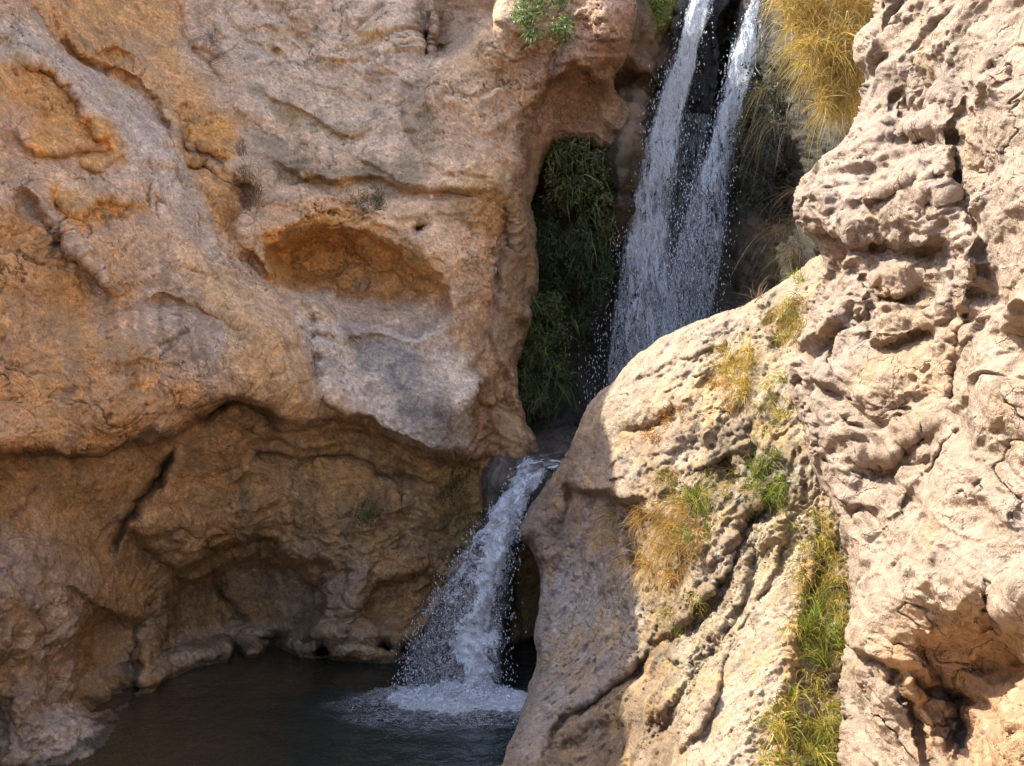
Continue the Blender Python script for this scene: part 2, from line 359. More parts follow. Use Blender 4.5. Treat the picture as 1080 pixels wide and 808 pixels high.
# ---------- left cliff
def left_cliff():
    xs = axis(-330, 720, 1.35, -4, 690, 9); ys = axis(-330, 900, 1.35, -4, 812, 9)
    ctrl = [  # spur
        (-300, -300, 11.5), (-300, 100, 9.3), (-300, 500, 8.2), (-300, 880, 8.2), (0, -300, 13), (0, 10, 11.6), (0, 200, 10.4), (0, 350, 9.9), (0, 450, 9.7),
        (60, 100, 11.4), (150, 150, 12.2), (120, 300, 10.8), (120, 440, 10.4), (210, 250, 12.1), (250, 380, 11.3), (290, 330, 12.1), (320, 420, 11.7), (240, 430, 11.4),
        # upper cliff
        (130, -20, 14.8), (200, 80, 14.6), (300, -20, 15.6), (300, 120, 14.5), (420, 0, 15.6), (430, 120, 14.6), (300, 180, 13.9), (420, 205, 13.8), (530, 200, 13.6), (300, -300, 18),
        (520, 100, 14.7), (560, 30, 14.8), (640, 20, 14.4), (600, 90, 15.2), (650, 120, 15.3), (620, 200, 15.6), (560, 200, 14.6), (650, 260, 15.6), (600, -300, 17),
        (300, 230, 13.3), (380, 240, 13.5), (500, 250, 13.4), (520, 300, 13.5), (300, 310, 13.0), (480, 340, 13.2), (560, 300, 14.4), (540, 370, 13.9),
        # polished block and shoulder
        (380, 380, 12.6), (450, 400, 12.6), (500, 400, 12.8), (400, 435, 12.3), (460, 460, 12.4), (505, 430, 12.7),
        (530, 430, 13.4), (560, 460, 13.3), (510, 470, 13.2), (520, 520, 13.3), (570, 480, 13.6),
        # undercut wall
        (0, 500, 9.9), (0, 600, 9.6), (0, 700, 9.3), (60, 540, 10.6), (60, 640, 10.2), (60, 720, 10.2), (100, 790, 9.9), (80, 740, 10.6), (40, 790, 9.6),
        (130, 520, 11.2), (130, 620, 11.6), (110, 700, 11.4), (200, 500, 11.8), (200, 560, 11.9), (220, 620, 13.2), (220, 690, 13.0), (300, 600, 13.2), (300, 690, 13.2),
        (280, 520, 12.2), (300, 480, 12.1), (370, 480, 12.4), (370, 560, 12.6), (380, 620, 12.9), (380, 690, 13.0), (440, 500, 12.7), (440, 600, 13.0), (440, 690, 13.1), (500, 560, 13.5), (560, 700, 14.2),
        (300, 880, 13.4), (160, 720, 12.1)]
    out = [(-700, -700), (300, -700), (400, -330), (500, -170), (590, -90), (655, -45), (672, 8), (668, 30), (661, 62), (650, 78), (652, 98), (668, 120), (673, 150), (664, 172), (650, 186), (640, 176),
           (628, 158), (604, 148), (580, 158), (569, 188), (561, 215), (567, 250), (568, 300), (559, 345), (547, 380), (546, 410), (556, 445), (570, 470), (580, 510), (596, 560), (604, 950), (-700, 950)]
    M = Mass(xs, ys, ctrl, out, seed=1)
    L, G, B, Hh = M.ledge, M.groove, M.blob, M.hollow
    # spur crest against the upper cliff
    G([(48, -10), (58, 40), (78, 64), (108, 76), (140, 92), (168, 128), (186, 165), (210, 180), (245, 200)], .28, 8)
    L([(20, -20), (52, 40), (78, 66), (110, 76), (142, 90), (170, 125), (186, 160)], .0, .35, 20, 30)
    # the orange block under its ledge
    L([(190, 158), (215, 172), (245, 186), (272, 197), (262, 225), (238, 240)], .05, .25, 18, 20)
    L([(192, 160), (215, 178), (240, 190), (274, 196)], .22, .12, 14, 20)
    G([(182, 165), (205, 205), (232, 240), (262, 290)], .16, 10)
    B(218, 208, 26, 24, -.22, 40)
    G([(190, 110), (193, 140), (200, 160), (250, 180)], .3, 6)
    B(150, 60, 45, 30, .25, 30); L([(95, 60), (118, 52), (135, 62), (140, 78)], .2, .35, 14, 12)
    # slabs running down the spur
    L([(0, 68), (40, 75), (75, 100), (100, 140), (130, 165)], .26, .26, 24, 30)
    L([(0, 128), (25, 150), (60, 160), (100, 160), (135, 160)], .16, .16, 18, 18)
    L([(0, 196), (35, 205), (60, 232), (78, 255), (105, 300), (130, 320)], .34, .2, 22, 40)
    L([(60, 200), (85, 222), (120, 212), (155, 224)], .15, .12, 15, 15)
    L([(85, 170), (110, 182), (135, 162)], .12, .12, 12, 12)
    B(60, 110, 35, 30, .16, 30); B(90, 190, 30, 16, .1); G([(78, 255), (62, 232), (70, 200)], .12, 7)
    L([(140, 322), (170, 316), (200, 318), (235, 335), (262, 360)], .10, .14, 16, 14)
    G([(235, 200), (262, 270), (300, 330), (330, 392), (350, 420)], .18, 9)
    L([(262, 245), (280, 290), (312, 318), (330, 350), (332, 392)], .08, .30, 16, 20)
    B(265, 360, 40, 60, -.15, 25); B(170, 380, 60, 40, .08, 20); B(60, 360, 60, 80, .10); B(180, 270, 34, 70, -.14, -28)
    # brow over the undercut wall
    L([(-60, 478), (0, 478), (50, 476), (110, 468), (160, 464), (190, 448), (212, 428), (245, 415), (275, 432), (300, 443), (335, 440), (365, 440), (400, 456), (445, 474), (500, 480), (520, 470)], .18, .55, 26, 60, 2.5, .06)
    G([(190, 446), (222, 426), (255, 420), (290, 440), (310, 446)], .25, 8)
    G([(0, 480), (50, 478), (110, 470), (160, 466), (195, 448)], .14, 5)
    # folds inside the undercut
    L([(190, 462), (175, 500), (160, 520), (145, 545), (118, 600)], .12, .26, 20, 22)
    G([(188, 470), (160, 512), (140, 545), (122, 592)], .32, 4.5)
    B(175, 553, 46, 26, -.38, 12, 3); L([(138, 560), (165, 582), (190, 588), (212, 578), (216, 560)], .18, .42, 16, 18)
    B(245, 540, 32, 24, -.22); L([(214, 575), (245, 568), (282, 562)], .12, .45, 14, 40)
    L([(282, 556), (292, 578), (310, 588), (340, 592), (358, 602)], .25, .4, 15, 22)
    for a, b_, c in ((300, 500, -.16), (318, 520, -.12), (345, 540, -.12), (388, 500, -.1)): B(a, b_ + 40, 14, 55, c * .7, 6)
    for a in (292, 309, 330, 352, 372, 398, 420): G([(a + 4, 470), (a + rng.uniform(-9, 9), 520), (a + rng.uniform(-12, 12), 575)], rng.uniform(.02, .08), 5)
    G([(255, 470), (300, 480), (360, 482), (430, 500), (490, 520)], .15, 5); G([(200, 500), (250, 512), (300, 505)], .12, 5)
    L([(250, 452), (300, 458), (340, 470), (380, 466), (430, 486), (470, 500)], .14, .14, 12, 14)
    Hh([(170, 600), (200, 590), (240, 578), (285, 574), (330, 600), (352, 615), (350, 650), (330, 676), (280, 690), (220, 690), (175, 700), (165, 650)], .5, 26, 12)
    Hh([(388, 612), (420, 600), (455, 596), (470, 620), (455, 660), (400, 665), (380, 640)], .35, 18, 14)
    B(372, 625, 11, 48, -.28, 14); B(352, 640, 8, 40, -.12, 8); B(262, 640, 20, 44, -.18, -8)
    G([(228, 600), (240, 630), (262, 660)], .12, 5)
    for a, b_, r in ((250, 692, 9), (292, 684, 13), (410, 682, 9), (440, 690, 14), (345, 690, 8)): B(a, b_, r, r * 1.1, .7, 0, 3)
    L([(180, 700), (250, 695), (330, 690), (420, 690)], .12, .0, 14, 4)
    B(330, 670, 50, 10, -.22, 0); B(158, 700, 9, 30, -.3, 8); B(170, 712, 12, 14, -.2)
    Hh([(80, 660), (110, 640), (150, 650), (160, 690), (150, 730), (90, 745), (76, 700)], .35, 18, 6)
    L([(70, 610), (100, 640), (140, 652), (158, 640)], .16, .2, 20, 15)
    B(110, 640, 36, 24, -.2); B(75, 665, 22, 30, -.28, 0); B(40, 760, 50, 26, -.25, 10); B(55, 610, 40, 30, -.12)
    B(0, 640, 34, 52, -.55, 5, 3); L([(-10, 580), (18, 600), (34, 635), (26, 680), (2, 706)], .0, .12, 10, 14)
    B(-8, 760, 18, 50, .45)
    G([(30, 690), (40, 660), (28, 640)], .1, 6)
    # alcove with its sandy floor
    Hh([(278, 262), (292, 250), (318, 240), (370, 238), (420, 250), (455, 270), (469, 292), (472, 312), (460, 335), (435, 352), (400, 352), (365, 352), (330, 330), (300, 312), (282, 300)], .55, 18, 9)
    Hh([(284, 262), (300, 250), (370, 244), (420, 254), (455, 274), (464, 300), (456, 330), (432, 346), (370, 346), (332, 326), (304, 310), (288, 298)], .70, 16, 62)
    B(300, 235, 30, 10, -.15); L([(276, 262), (300, 244), (350, 228), (400, 232), (445, 258), (470, 290)], .16, .0, 12, 12)
    L([(472, 296), (466, 330), (440, 352), (400, 353), (365, 350), (330, 330), (296, 310)], .10, .32, 10, 30, 1.6, .1)
    L([(296, 300), (330, 312), (370, 320), (420, 322), (468, 306)], .0, -.25, 10, 14, 3)
    L([(318, 300), (360, 312), (400, 322), (440, 316)], .10, .10, 8, 14)
    B(395, 352, 25, 7, -.2, 0); L([(305, 345), (340, 340), (365, 352), (395, 348), (440, 356)], .12, .0, 10, 10)
    # bench and strata
    L([(270, 160), (320, 182), (365, 194), (400, 192), (440, 198), (490, 200), (536, 198)], .22, .28, 22, 14)
    L([(345, 156), (375, 168), (400, 180), (430, 192), (448, 192), (430, 168), (405, 158)], .10, .16, 14, 12)
    L([(262, 90), (300, 106), (340, 132), (362, 142), (380, 140), (400, 126)], .16, .10, 12, 14)
    L([(440, 168), (470, 182), (510, 186), (530, 196)], .12, .1, 14, 10)
    L([(420, 100), (430, 140), (450, 165)], .05, .2, 12, 16); B(455, 128, 14, 40, .18, -8); B(500, 110, 34, 40, -.22, 20)
    B(470, 25, 36, 40, .5, 20, 3); G([(448, 30), (452, 62)], .3, 6); G([(466, 42), (468, 60)], .2, 7); B(457, 20, 5, 36, -.4)
    L([(530, 0), (505, 40), (480, 60), (465, 75)], .0, .4, 14, 22); B(520, 50, 22, 30, -.3, 35)
    G([(186, 0), (200, 40), (235, 100)], .12, 5); L([(195, 50), (215, 50), (235, 68)], .08, .1, 10, 10)
    G([(290, 0), (330, 50), (340, 75)], .1, 6); G([(290, 50), (296, 66)], .15, 3.5)
    L([(240, 0), (250, 30), (290, 30), (300, 40)], .08, .08, 12, 12); B(350, 60, 22, 10, -.15); B(390, 70, 20, 10, -.15)
    for k in range(26):   # short bedding cracks
        x = rng.uniform(190, 520); y = rng.uniform(0, 190); a = rng.uniform(.35, .8); l_ = rng.uniform(20, 60)
        L([(x, y), (x + l_ * .5, y + l_ * .5 * a + rng.uniform(-4, 4)), (x + l_, y + l_ * a)], .05, .05, 7, 7, 1.2, .3)
    L([(250, 195), (290, 210), (330, 208), (360, 215), (400, 225), (440, 228), (500, 232)], .10, .10, 10, 16)
    B(448, 243, 7, 5, .4); B(432, 214, 20, 9, -.12); B(320, 215, 30, 12, -.18)
    L([(524, 205), (528, 250), (520, 310), (505, 340)], .0, .0)
    # polished block
    B(430, 400, 60, 26, -.12, 30); L([(330, 404), (350, 425), (380, 442), (430, 462), (475, 476), (504, 462)], .22, .3, 24, 20, 1.6)
    L([(500, 455), (512, 425), (508, 400), (490, 380)], .0, .3, 10, 16); B(500, 415, 16, 14, -.22, -30)
    B(330, 390, 10, 14, .22, -10); L([(306, 348), (325, 352), (350, 360), (372, 372)], .18, .0, 14, 14); B(430, 370, 60, 16, .10, 20)
    G([(365, 360), (400, 390), (425, 430), (430, 456)], .07, 12)
    # right shoulder, arch and brown cone
    L([(535, 190), (528, 230), (530, 260), (518, 320), (516, 360), (540, 400), (556, 440)], .0, .55, 14, 26)
    G([(548, 200), (556, 240), (548, 320), (538, 370)], .12, 7); B(556, 330, 12, 70, -.12, 4)
    L([(552, 212), (548, 170), (560, 120), (590, 85), (625, 78), (655, 110)], .35, .35, 24, 30)
    G([(565, 205), (563, 170), (578, 140), (600, 128)], .15, 6); B(620, 112, 42, 24, .45); G([(600, 118), (628, 128), (655, 150)], .15, 7)
    L([(498, 478), (505, 440), (516, 404), (530, 400), (552, 436), (566, 462)], .0, .25, 14, 30)
    B(575, 60, 30, 26, .45, -30); G([(582, 95), (592, 60), (600, 40)], .2, 7); B(640, 35, 22, 28, -.3)
    M.finish_shape(roll=(26, .75), back=3.5)
    P = M.P
    big = fbm(P, .55, 4, .5, 2) * .22
    st = np.array([1.0, 1.0, 2.2]); q = P + fbm(P, .8, 3, .5, 5)[..., None] * .5
    rd = ridged(q * np.array([.8, .8, 1.9]), 1.1, 5, .55, 7) * .07
    fine = ridged(q, 4.5, 4, .6, 11) * .022
    w1, w2, cid = worley(q, 3.4, 3); chips = (cid - .5) * sm((w2 - w1) / .25) * .05 * sm((fbm(P, .5, 2, .5, 13) + .15) / .3)
    tiny = fbm(P, 26, 3, .6, 17) * .016
    smoothz = (1 - .75 * sm((60 - np.hypot((M.X - 430) / 1.6, (M.Y - 410))) / 30)) * (1 - .7 * sm((30 - np.hypot((M.X - 390) / 3.6, (M.Y - 338))) / 12)) * (.5 + .5 * sm((fbm(P, .6, 2, .5, 45) + .12) / .25))
    st_ = facets(q * np.array([.8, .8, 1.4]), 1.5, 21, .14) * .11 + facets(q * np.array([.8, .8, 1.5]), 4.2, 22, .16) * .036 + facets(q, 10, 25, .22) * .010 - stones(q + 4, 3.1, 23) * .02
    c1 = cracks(q * np.array([1, 1, 1.5]), .9, .035, 31); c2 = cracks(q * np.array([1, 1, 1.6]), 2.6, .05, 33); rough = fbm(P, 11, 4, .65, 35) * .026 * (.4 + sm((fbm(P, 1.1, 3, .5, 36) + .1) / .3))
    w1, _, _ = worley(q, 15, 37); pt = sm((.34 - w1) / .2) * sm((fbm(P, 1.6, 2, .5, 38) - .02) / .15)
    spur = sm((330 - M.X + (M.Y - 200) * .35) / 50) * sm((468 - M.Y) / 25)
    ax = np.array([.62, -.25, -.74]); al = (P @ ax)[..., None] * ax; qd = (P - al * .8) + fbm(P, .7, 3, .5, 41)[..., None] * .35
    flute = ridged(qd, 1.5, 4, .5, 42) * .10 + facets(qd, 1.5, 43, .3) * .07
    rd = rd * (1 - .6 * spur) + flute * spur; st_ = st_ * (1 - .55 * spur)
    lowp = smooth_poly([(-400, 484), (0, 486), (150, 474), (200, 452), (245, 420), (300, 452), (365, 448), (440, 482), (500, 490), (600, 560), (620, 950), (-400, 950)], True, 3)
    lsd, _, _ = signed(M.wx, M.wy, lowp); lowm = sm(lsd / 14); ql = P * np.array([1, 1, .62]) + fbm(P, 1.6, 4, .6, 46)[..., None] * .55
    kn = ridged(ql, 2.6, 4, .55, 47); kn2 = ridged(ql + 4, 6.5, 3, .6, 48)
    fine = fine + lowm * (kn * .055 + kn2 * .022)
    M.displace((big + (rd + fine + chips + st_ + rough - c1 * .05 - c2 * .028 - pt * .03 * (1 - .5 * spur)) * smoothz) + tiny, 4, .5)
    # ---- rock colours, darker in the undercut and its caves
    M.paint(PINK)
    M.patch([(-400, 185), (0, 195), (40, 208), (85, 260), (140, 320), (200, 400), (225, 430), (150, 470), (-400, 480)], (.60, .30, .105), 30, .85, 22, 45, 1)
    M.patch([(-300, 66), (0, 68), (45, 80), (95, 120), (130, 158), (80, 160), (30, 152), (-10, 125), (-300, 130)], ORANGE, 10, .75, 9, 25, 2)
    M.patch([(55, 190), (85, 205), (155, 222), (120, 236), (70, 245), (55, 225)], ORANGE, 8, .8, 8, 20, 3)
    M.patch([(85, 168), (135, 158), (130, 172), (100, 185)], ORANGE, 6, .8, 6, 20, 4)
    M.patch([(-10, 90), (40, 92), (90, 118), (120, 150), (60, 150), (-10, 120)], (.60, .27, .07), 8, .8, 10, 18, 41)
    M.patch([(120, 330), (200, 322), (250, 360), (215, 400), (150, 380)], (.50, .37, .27), 12, .7, 12, 25, 42)
    M.patch([(190, 270), (240, 290), (290, 350), (330, 430), (280, 430), (230, 350)], (.56, .33, .13), 12, .6, 14, 20, 43)
    M.patch([(20, 20), (60, 60), (110, 80), (150, 100), (185, 165), (240, 260), (215, 270), (160, 200), (110, 130), (50, 75), (0, 64), (-40, 30)], (.57, .43, .31), 12, .75, 10, 25, 44)
    M.patch([(-60, 196), (0, 190), (50, 205), (85, 250), (120, 310), (100, 320), (50, 245), (0, 215)], (.57, .43, .31), 8, .7, 8, 20, 45)
    M.patch([(190, 158), (272, 196), (260, 228), (240, 242), (215, 215)], (.50, .25, .08), 7, .9, 5, 20, 5)
    M.patch([(40, -20), (180, -20), (190, 60), (240, 140), (248, 180), (195, 155), (150, 95), (60, 62)], (.64, .31, .10), 16, .85, 12, 40, 6)
    M.patch([(195, 130), (248, 135), (248, 172), (200, 158)], ORANGE, 8, .9, 6, 20, 7)
    M.patch([(278, 262), (300, 236), (370, 228), (420, 245), (460, 275), (470, 300), (400, 320), (330, 315), (285, 300)], (.66, .35, .12), 9, .95, 7, 25, 8)
    M.patch([(290, 208), (340, 215), (430, 240), (330, 240), (280, 260)], ORANGE, 10, .6, 8, 20, 9)
    M.patch([(310, 316), (370, 320), (465, 322), (440, 352), (380, 352)], (.60, .44, .30), 6, .95, 3, 20, 10)
    M.patch([(315, 345), (380, 350), (470, 350), (512, 400), (508, 440), (490, 476), (430, 462), (370, 430), (330, 395)], (.56, .45, .34), 10, .9, 7, 25, 11)
    M.patch([(365, 355), (440, 362), (455, 395), (480, 440), (500, 470), (440, 462), (400, 420)], (.21, .185, .16), 18, .75, 16, 30, 12)
    M.patch([(240, -40), (530, -40), (500, 60), (440, 120), (440, 170), (330, 150), (260, 100)], (.58, .41, .275), 20, .7, 16, 50, 13)
    M.patch([(395, 165), (430, 158), (448, 190), (380, 196), (300, 182), (262, 150), (300, 145), (350, 175)], (.27, .195, .115), 9, .85, 7, 20, 14)
    M.patch([(262, 90), (300, 104), (345, 132), (390, 128), (370, 146), (330, 142), (280, 112)], (.34, .25, .14), 6, .75, 4, 20, 15)
    M.patch([(418, 95), (462, 95), (465, 160), (445, 165), (430, 140)], (.29, .20, .12), 9, .8, 6, 20, 16)
    M.patch([(480, 60), (560, 20), (560, 170), (480, 165), (465, 100)], (.46, .28, .155), 16, .7, 12, 30, 17)
    M.patch([(430, -10), (520, -10), (500, 35), (450, 65)], (.30, .19, .12), 12, .7, 8, 30, 18)
    M.patch([(500, 178), (536, 178), (538, 240), (500, 250), (480, 225)], (.48, .27, .11), 8, .7, 6, 20, 19)
    M.patch([(532, 190), (575, 190), (580, 300), (560, 400), (540, 380), (515, 350), (528, 260)], (.30, .20, .115), 8, .85, 5, 20, 20)
    M.patch([(545, 200), (560, 110), (600, 70), (680, 60), (690, 280), (640, 280), (600, 150)], (.27, .15, .085), 12, .85, 8, 30, 21)
    M.patch([(560, -40), (690, -40), (670, 70), (600, 90), (560, 120)], (.40, .235, .15), 12, .8, 8, 30, 22)
    M.patch([(498, 480), (512, 402), (560, 445), (590, 480), (560, 520), (500, 560)], (.34, .18, .08), 7, .9, 4, 20, 23)
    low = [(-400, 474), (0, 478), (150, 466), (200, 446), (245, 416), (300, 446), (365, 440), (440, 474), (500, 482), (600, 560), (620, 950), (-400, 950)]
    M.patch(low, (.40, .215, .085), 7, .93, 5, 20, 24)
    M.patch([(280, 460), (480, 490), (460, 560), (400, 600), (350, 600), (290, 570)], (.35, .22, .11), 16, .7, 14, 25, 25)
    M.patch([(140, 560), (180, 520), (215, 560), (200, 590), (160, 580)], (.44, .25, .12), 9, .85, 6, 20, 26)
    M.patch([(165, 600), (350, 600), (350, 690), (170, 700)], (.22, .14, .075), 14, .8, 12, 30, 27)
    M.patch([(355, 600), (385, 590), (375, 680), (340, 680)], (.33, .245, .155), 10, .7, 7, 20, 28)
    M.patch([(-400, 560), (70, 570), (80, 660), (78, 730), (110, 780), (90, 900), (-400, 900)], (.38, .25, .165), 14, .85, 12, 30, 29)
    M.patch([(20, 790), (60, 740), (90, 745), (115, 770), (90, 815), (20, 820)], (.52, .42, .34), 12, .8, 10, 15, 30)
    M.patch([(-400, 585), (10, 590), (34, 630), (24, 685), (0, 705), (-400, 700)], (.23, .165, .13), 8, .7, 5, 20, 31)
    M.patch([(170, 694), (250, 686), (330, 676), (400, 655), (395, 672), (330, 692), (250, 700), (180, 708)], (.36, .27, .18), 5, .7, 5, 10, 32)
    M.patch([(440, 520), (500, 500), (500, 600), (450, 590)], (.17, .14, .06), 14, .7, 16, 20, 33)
    M.stain(c1, (.12, .075, .045), .7); M.stain(c2, (.15, .095, .055), .55); M.stain(pt, (.16, .10, .06), .45)
    M.stain(lowm * sm((.12 - kn) / .5), (.13, .08, .04), .55); M.stain(lowm * sm((kn2 - .25) / .4) * sm((M.Y - 430) / 60), (.47, .30, .14), .35)
    M.stain(lowm * sm((fbm(P, 1.1, 4, .6, 49) - .02) / .2) * sm((600 - M.Y) / 60), (.50, .27, .10), .5)
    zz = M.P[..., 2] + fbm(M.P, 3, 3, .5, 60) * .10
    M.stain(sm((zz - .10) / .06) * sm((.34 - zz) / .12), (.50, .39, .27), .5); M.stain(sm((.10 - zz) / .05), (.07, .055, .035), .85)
    M.grain(3.5, .24, 1); M.grain(14, .26, 2, 4, (1, 1, 1.4)); M.grain(45, .24, 3, 2)
    # seams lined dark along the creases, streaks, lichen
    for pl, w in (([(0, 480), (60, 478), (120, 470), (190, 448)], 5), ([(190, 448), (222, 425), (260, 425), (310, 446)], 9), ([(186, 470), (160, 512), (122, 595)], 3),
                  ([(58, 45), (78, 66), (110, 78), (132, 62)], 3), ([(186, 130), (195, 155), (245, 182)], 4), ([(255, 472), (360, 484), (480, 520)], 4)):
        M.line(pl, (.13, .085, .05), w, .75)
    for k in range(46):
        x = rng.uniform(0, 215); y = rng.uniform(255, 330); M.line([(x, y), (x + rng.uniform(-6, 16), y + 60), (x + rng.uniform(0, 28), y + rng.uniform(90, 150))], (.22, .15, .10) if k % 3 else (.44, .33, .24), rng.uniform(2, 6), rng.uniform(.15, .5), .4)
    for k in range(40):
        x = rng.uniform(250, 480); y = rng.uniform(455, 520); M.line([(x, y), (x + rng.uniform(-6, 6), y + 40), (x + rng.uniform(-8, 8), y + rng.uniform(60, 130))], (.42, .30, .17) if k % 2 else (.14, .10, .06), rng.uniform(2, 5), rng.uniform(.2, .5), .4)
    for k in range(26):
        x = rng.uniform(260, 530); y = 150 + rng.uniform(-20, 25); M.line([(x, y), (x + rng.uniform(-3, 3), y + 15), (x, y + rng.uniform(26, 46))], (.46, .37, .26) if k % 2 else (.20, .14, .09), rng.uniform(1.5, 3.5), rng.uniform(.2, .5), .4)
    for k in range(14):
        x = rng.uniform(528, 565); y = rng.uniform(195, 270); M.line([(x, y), (x + 2, y + 60), (x - rng.uniform(0, 18), y + rng.uniform(100, 150))], (.20, .13, .08) if k % 2 else (.40, .28, .17), rng.uniform(2, 4), rng.uniform(.3, .6), .4)
    M.line([(563, 205), (562, 170), (575, 142)], (.50, .33, .18), 3, .8)
    M.mottle((.50, .30, .12), 1.3, .08, .35, .40, 1); M.mottle((.56, .41, .29), .9, .05, .35, .35, 2); M.mottle((.2, .135, .09), 2.4, .16, .42, .5, 3); M.mottle((.56, .38, .17), 7, .22, .4, .35, 4)
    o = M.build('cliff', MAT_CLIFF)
    tag(o, 'tall smooth orange and grey cliff in shade with a hollow above the pool', kind='structure')
    return M
LC = left_cliff()

# ---------- gorge behind the tall fall
def gorge():
    xs = axis(500, 1010, 2.0, 540, 930, 9); ys = axis(-140, 620, 2.0, -4, 500, 9)
    ctrl = [(500, -300, 18), (560, 100, 17), (590, 180, 16.6), (600, 300, 16.8), (560, 400, 15.6), (590, 440, 15.2), (640, 440, 16), (650, 300, 17.2), (640, 100, 16.4),
            (690, 0, 16.2), (670, 120, 16.2), (665, 220, 16.4), (720, 100, 16.7), (700, 300, 17.0), (760, 0, 17), (760, 200, 16.8), (700, 420, 16.8), (790, 60, 16.3), (820, 150, 15), (790, 300, 15.2),
            (860, 60, 13.0), (900, 0, 12.8), (860, 180, 12.6), (850, 260, 12.4), (780, 360, 15), (900, 300, 12), (960, 100, 12), (760, -300, 20), (900, -300, 16), (560, 600, 14.6), (800, 600, 14), (1000, 600, 12), (1000, -300, 15)]
    M = Mass(xs, ys, ctrl, None, seed=4)
    L, G, B = M.ledge, M.groove, M.blob
    L([(735, -40), (722, 0), (700, 70), (682, 130), (668, 190), (655, 250)], .35, .0, 14, 14)
    G([(712, 60), (690, 110), (672, 160)], .2, 6); B(655, 90, 18, 26, .6); B(660, 170, 13, 60, -1.1, 8, 3); B(652, 250, 9, 50, -.6, 6, 3)
    L([(655, 60), (690, 80), (700, 110), (668, 130)], .2, .5, 14, 20)
    B(600, 440, 30, 30, -.35); L([(850, 190), (840, 230), (860, 260)], .3, .4, 14, 18); B(825, 210, 20, 40, .4); B(848, 205, 26, 50, 1.3, 0, 3)  # last blob is a recess carved to put this rock in shade
    for k in range(12):
        x = rng.uniform(690, 800); G([(x + 20, -20), (x, 120), (x - 25, 330)], rng.uniform(.08, .25), rng.uniform(4, 9))
    M.finish_shape(); P = M.P
    q = P + fbm(P, 1.2, 3, .5, 5)[..., None] * .3
    M.displace(fbm(P, .8, 4, .5, 60) * .35 + ridged(q * np.array([1.6, 1.6, .6]), 1.6, 4, .55, 61) * .12 + ridged(q, 5, 3, .6, 62) * .04, 3)
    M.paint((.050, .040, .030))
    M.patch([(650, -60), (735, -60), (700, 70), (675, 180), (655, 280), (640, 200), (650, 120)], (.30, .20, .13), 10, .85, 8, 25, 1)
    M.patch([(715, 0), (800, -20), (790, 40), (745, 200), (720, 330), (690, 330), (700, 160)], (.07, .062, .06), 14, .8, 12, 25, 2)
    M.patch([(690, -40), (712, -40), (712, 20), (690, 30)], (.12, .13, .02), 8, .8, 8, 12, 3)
    M.patch([(780, 60), (850, 60), (850, 260), (760, 330), (760, 180)], (.020, .020, .010), 14, .95, 14, 25, 4)  # shadow right of the fall is tinted into this and the next patch
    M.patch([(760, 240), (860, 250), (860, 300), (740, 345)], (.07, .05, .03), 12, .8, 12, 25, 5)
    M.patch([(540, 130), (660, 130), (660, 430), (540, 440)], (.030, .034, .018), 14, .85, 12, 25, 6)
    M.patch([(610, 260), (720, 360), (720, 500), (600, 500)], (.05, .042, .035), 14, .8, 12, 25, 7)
    M.patch([(835, -20), (930, -20), (910, 150), (850, 160)], (.05, .038, .022), 12, .85, 12, 25, 8)  # dark tint in place of shadow, since sun reaches this rock
    M.patch([(830, 130), (930, 130), (930, 300), (830, 300)], (.03, .025, .015), 12, .95, 12, 25, 9)  # recess colour darkened to stand for its black shadow
    M.mottle((.06, .07, .02), 2.2, .1, .35, .5, 1); M.mottle((.08, .065, .05), 3, .2, .4, .3, 2)
    o = M.build('gorge_wall', MAT_WET); tag(o, 'dark wet rock of the gorge behind the tall waterfall, right side darkened as shadow', kind='structure')
    return M
GW = gorge()

# ---------- rock chute under the short cascade
def chute():
    xs = axis(395, 640, 1.6, 400, 640, 9); ys = axis(440, 800, 1.6, 440, 800, 9)
    ctrl = [(520, 484, 13.15), (535, 480, 13.2), (590, 484, 13.35), (560, 460, 14.4), (610, 455, 14.4), (500, 540, 13.2), (560, 520, 12.8), (480, 590, 13.0), (540, 570, 12.6), (450, 640, 12.9), (500, 640, 12.5), (530, 640, 12.6),
            (430, 700, 12.8), (480, 700, 12.3), (530, 720, 12.4), (480, 780, 12.1), (620, 520, 13.0), (600, 700, 14.5), (420, 780, 12.6)]
    out = [(575, 452), (612, 452), (600, 490), (588, 520), (566, 545), (549, 580), (541, 640), (536, 700), (530, 900), (420, 900), (438, 700), (452, 655), (478, 612), (500, 575), (510, 540), (508, 500), (518, 478), (545, 462)]
    M = Mass(xs, ys, ctrl, out, seed=6); M.finish_shape(roll=(14, .45), back=1.6); P = M.P
    q = P + fbm(P, 1.5, 3, .5, 70)[..., None] * .2
    M.displace(fbm(P, 1.5, 4, .5, 71) * .12 + ridged(q * np.array([2, 2, .8]), 2.2, 4, .5, 72) * .08, 3)
    M.paint((.065, .048, .034)); M.mottle((.15, .11, .075), 2, .05, .3, .6, 1); M.mottle((.02, .018, .015), 3, .05, .3, .6, 2)
    M.patch([(500, 480), (535, 480), (522, 530), (495, 560)], (.20, .17, .14), 8, .8, 6, 15, 1)
    o = M.build('chute_rock', MAT_WET); tag(o, 'dark wet rock chute behind the short cascade', kind='structure')
    return M
CH = chute()

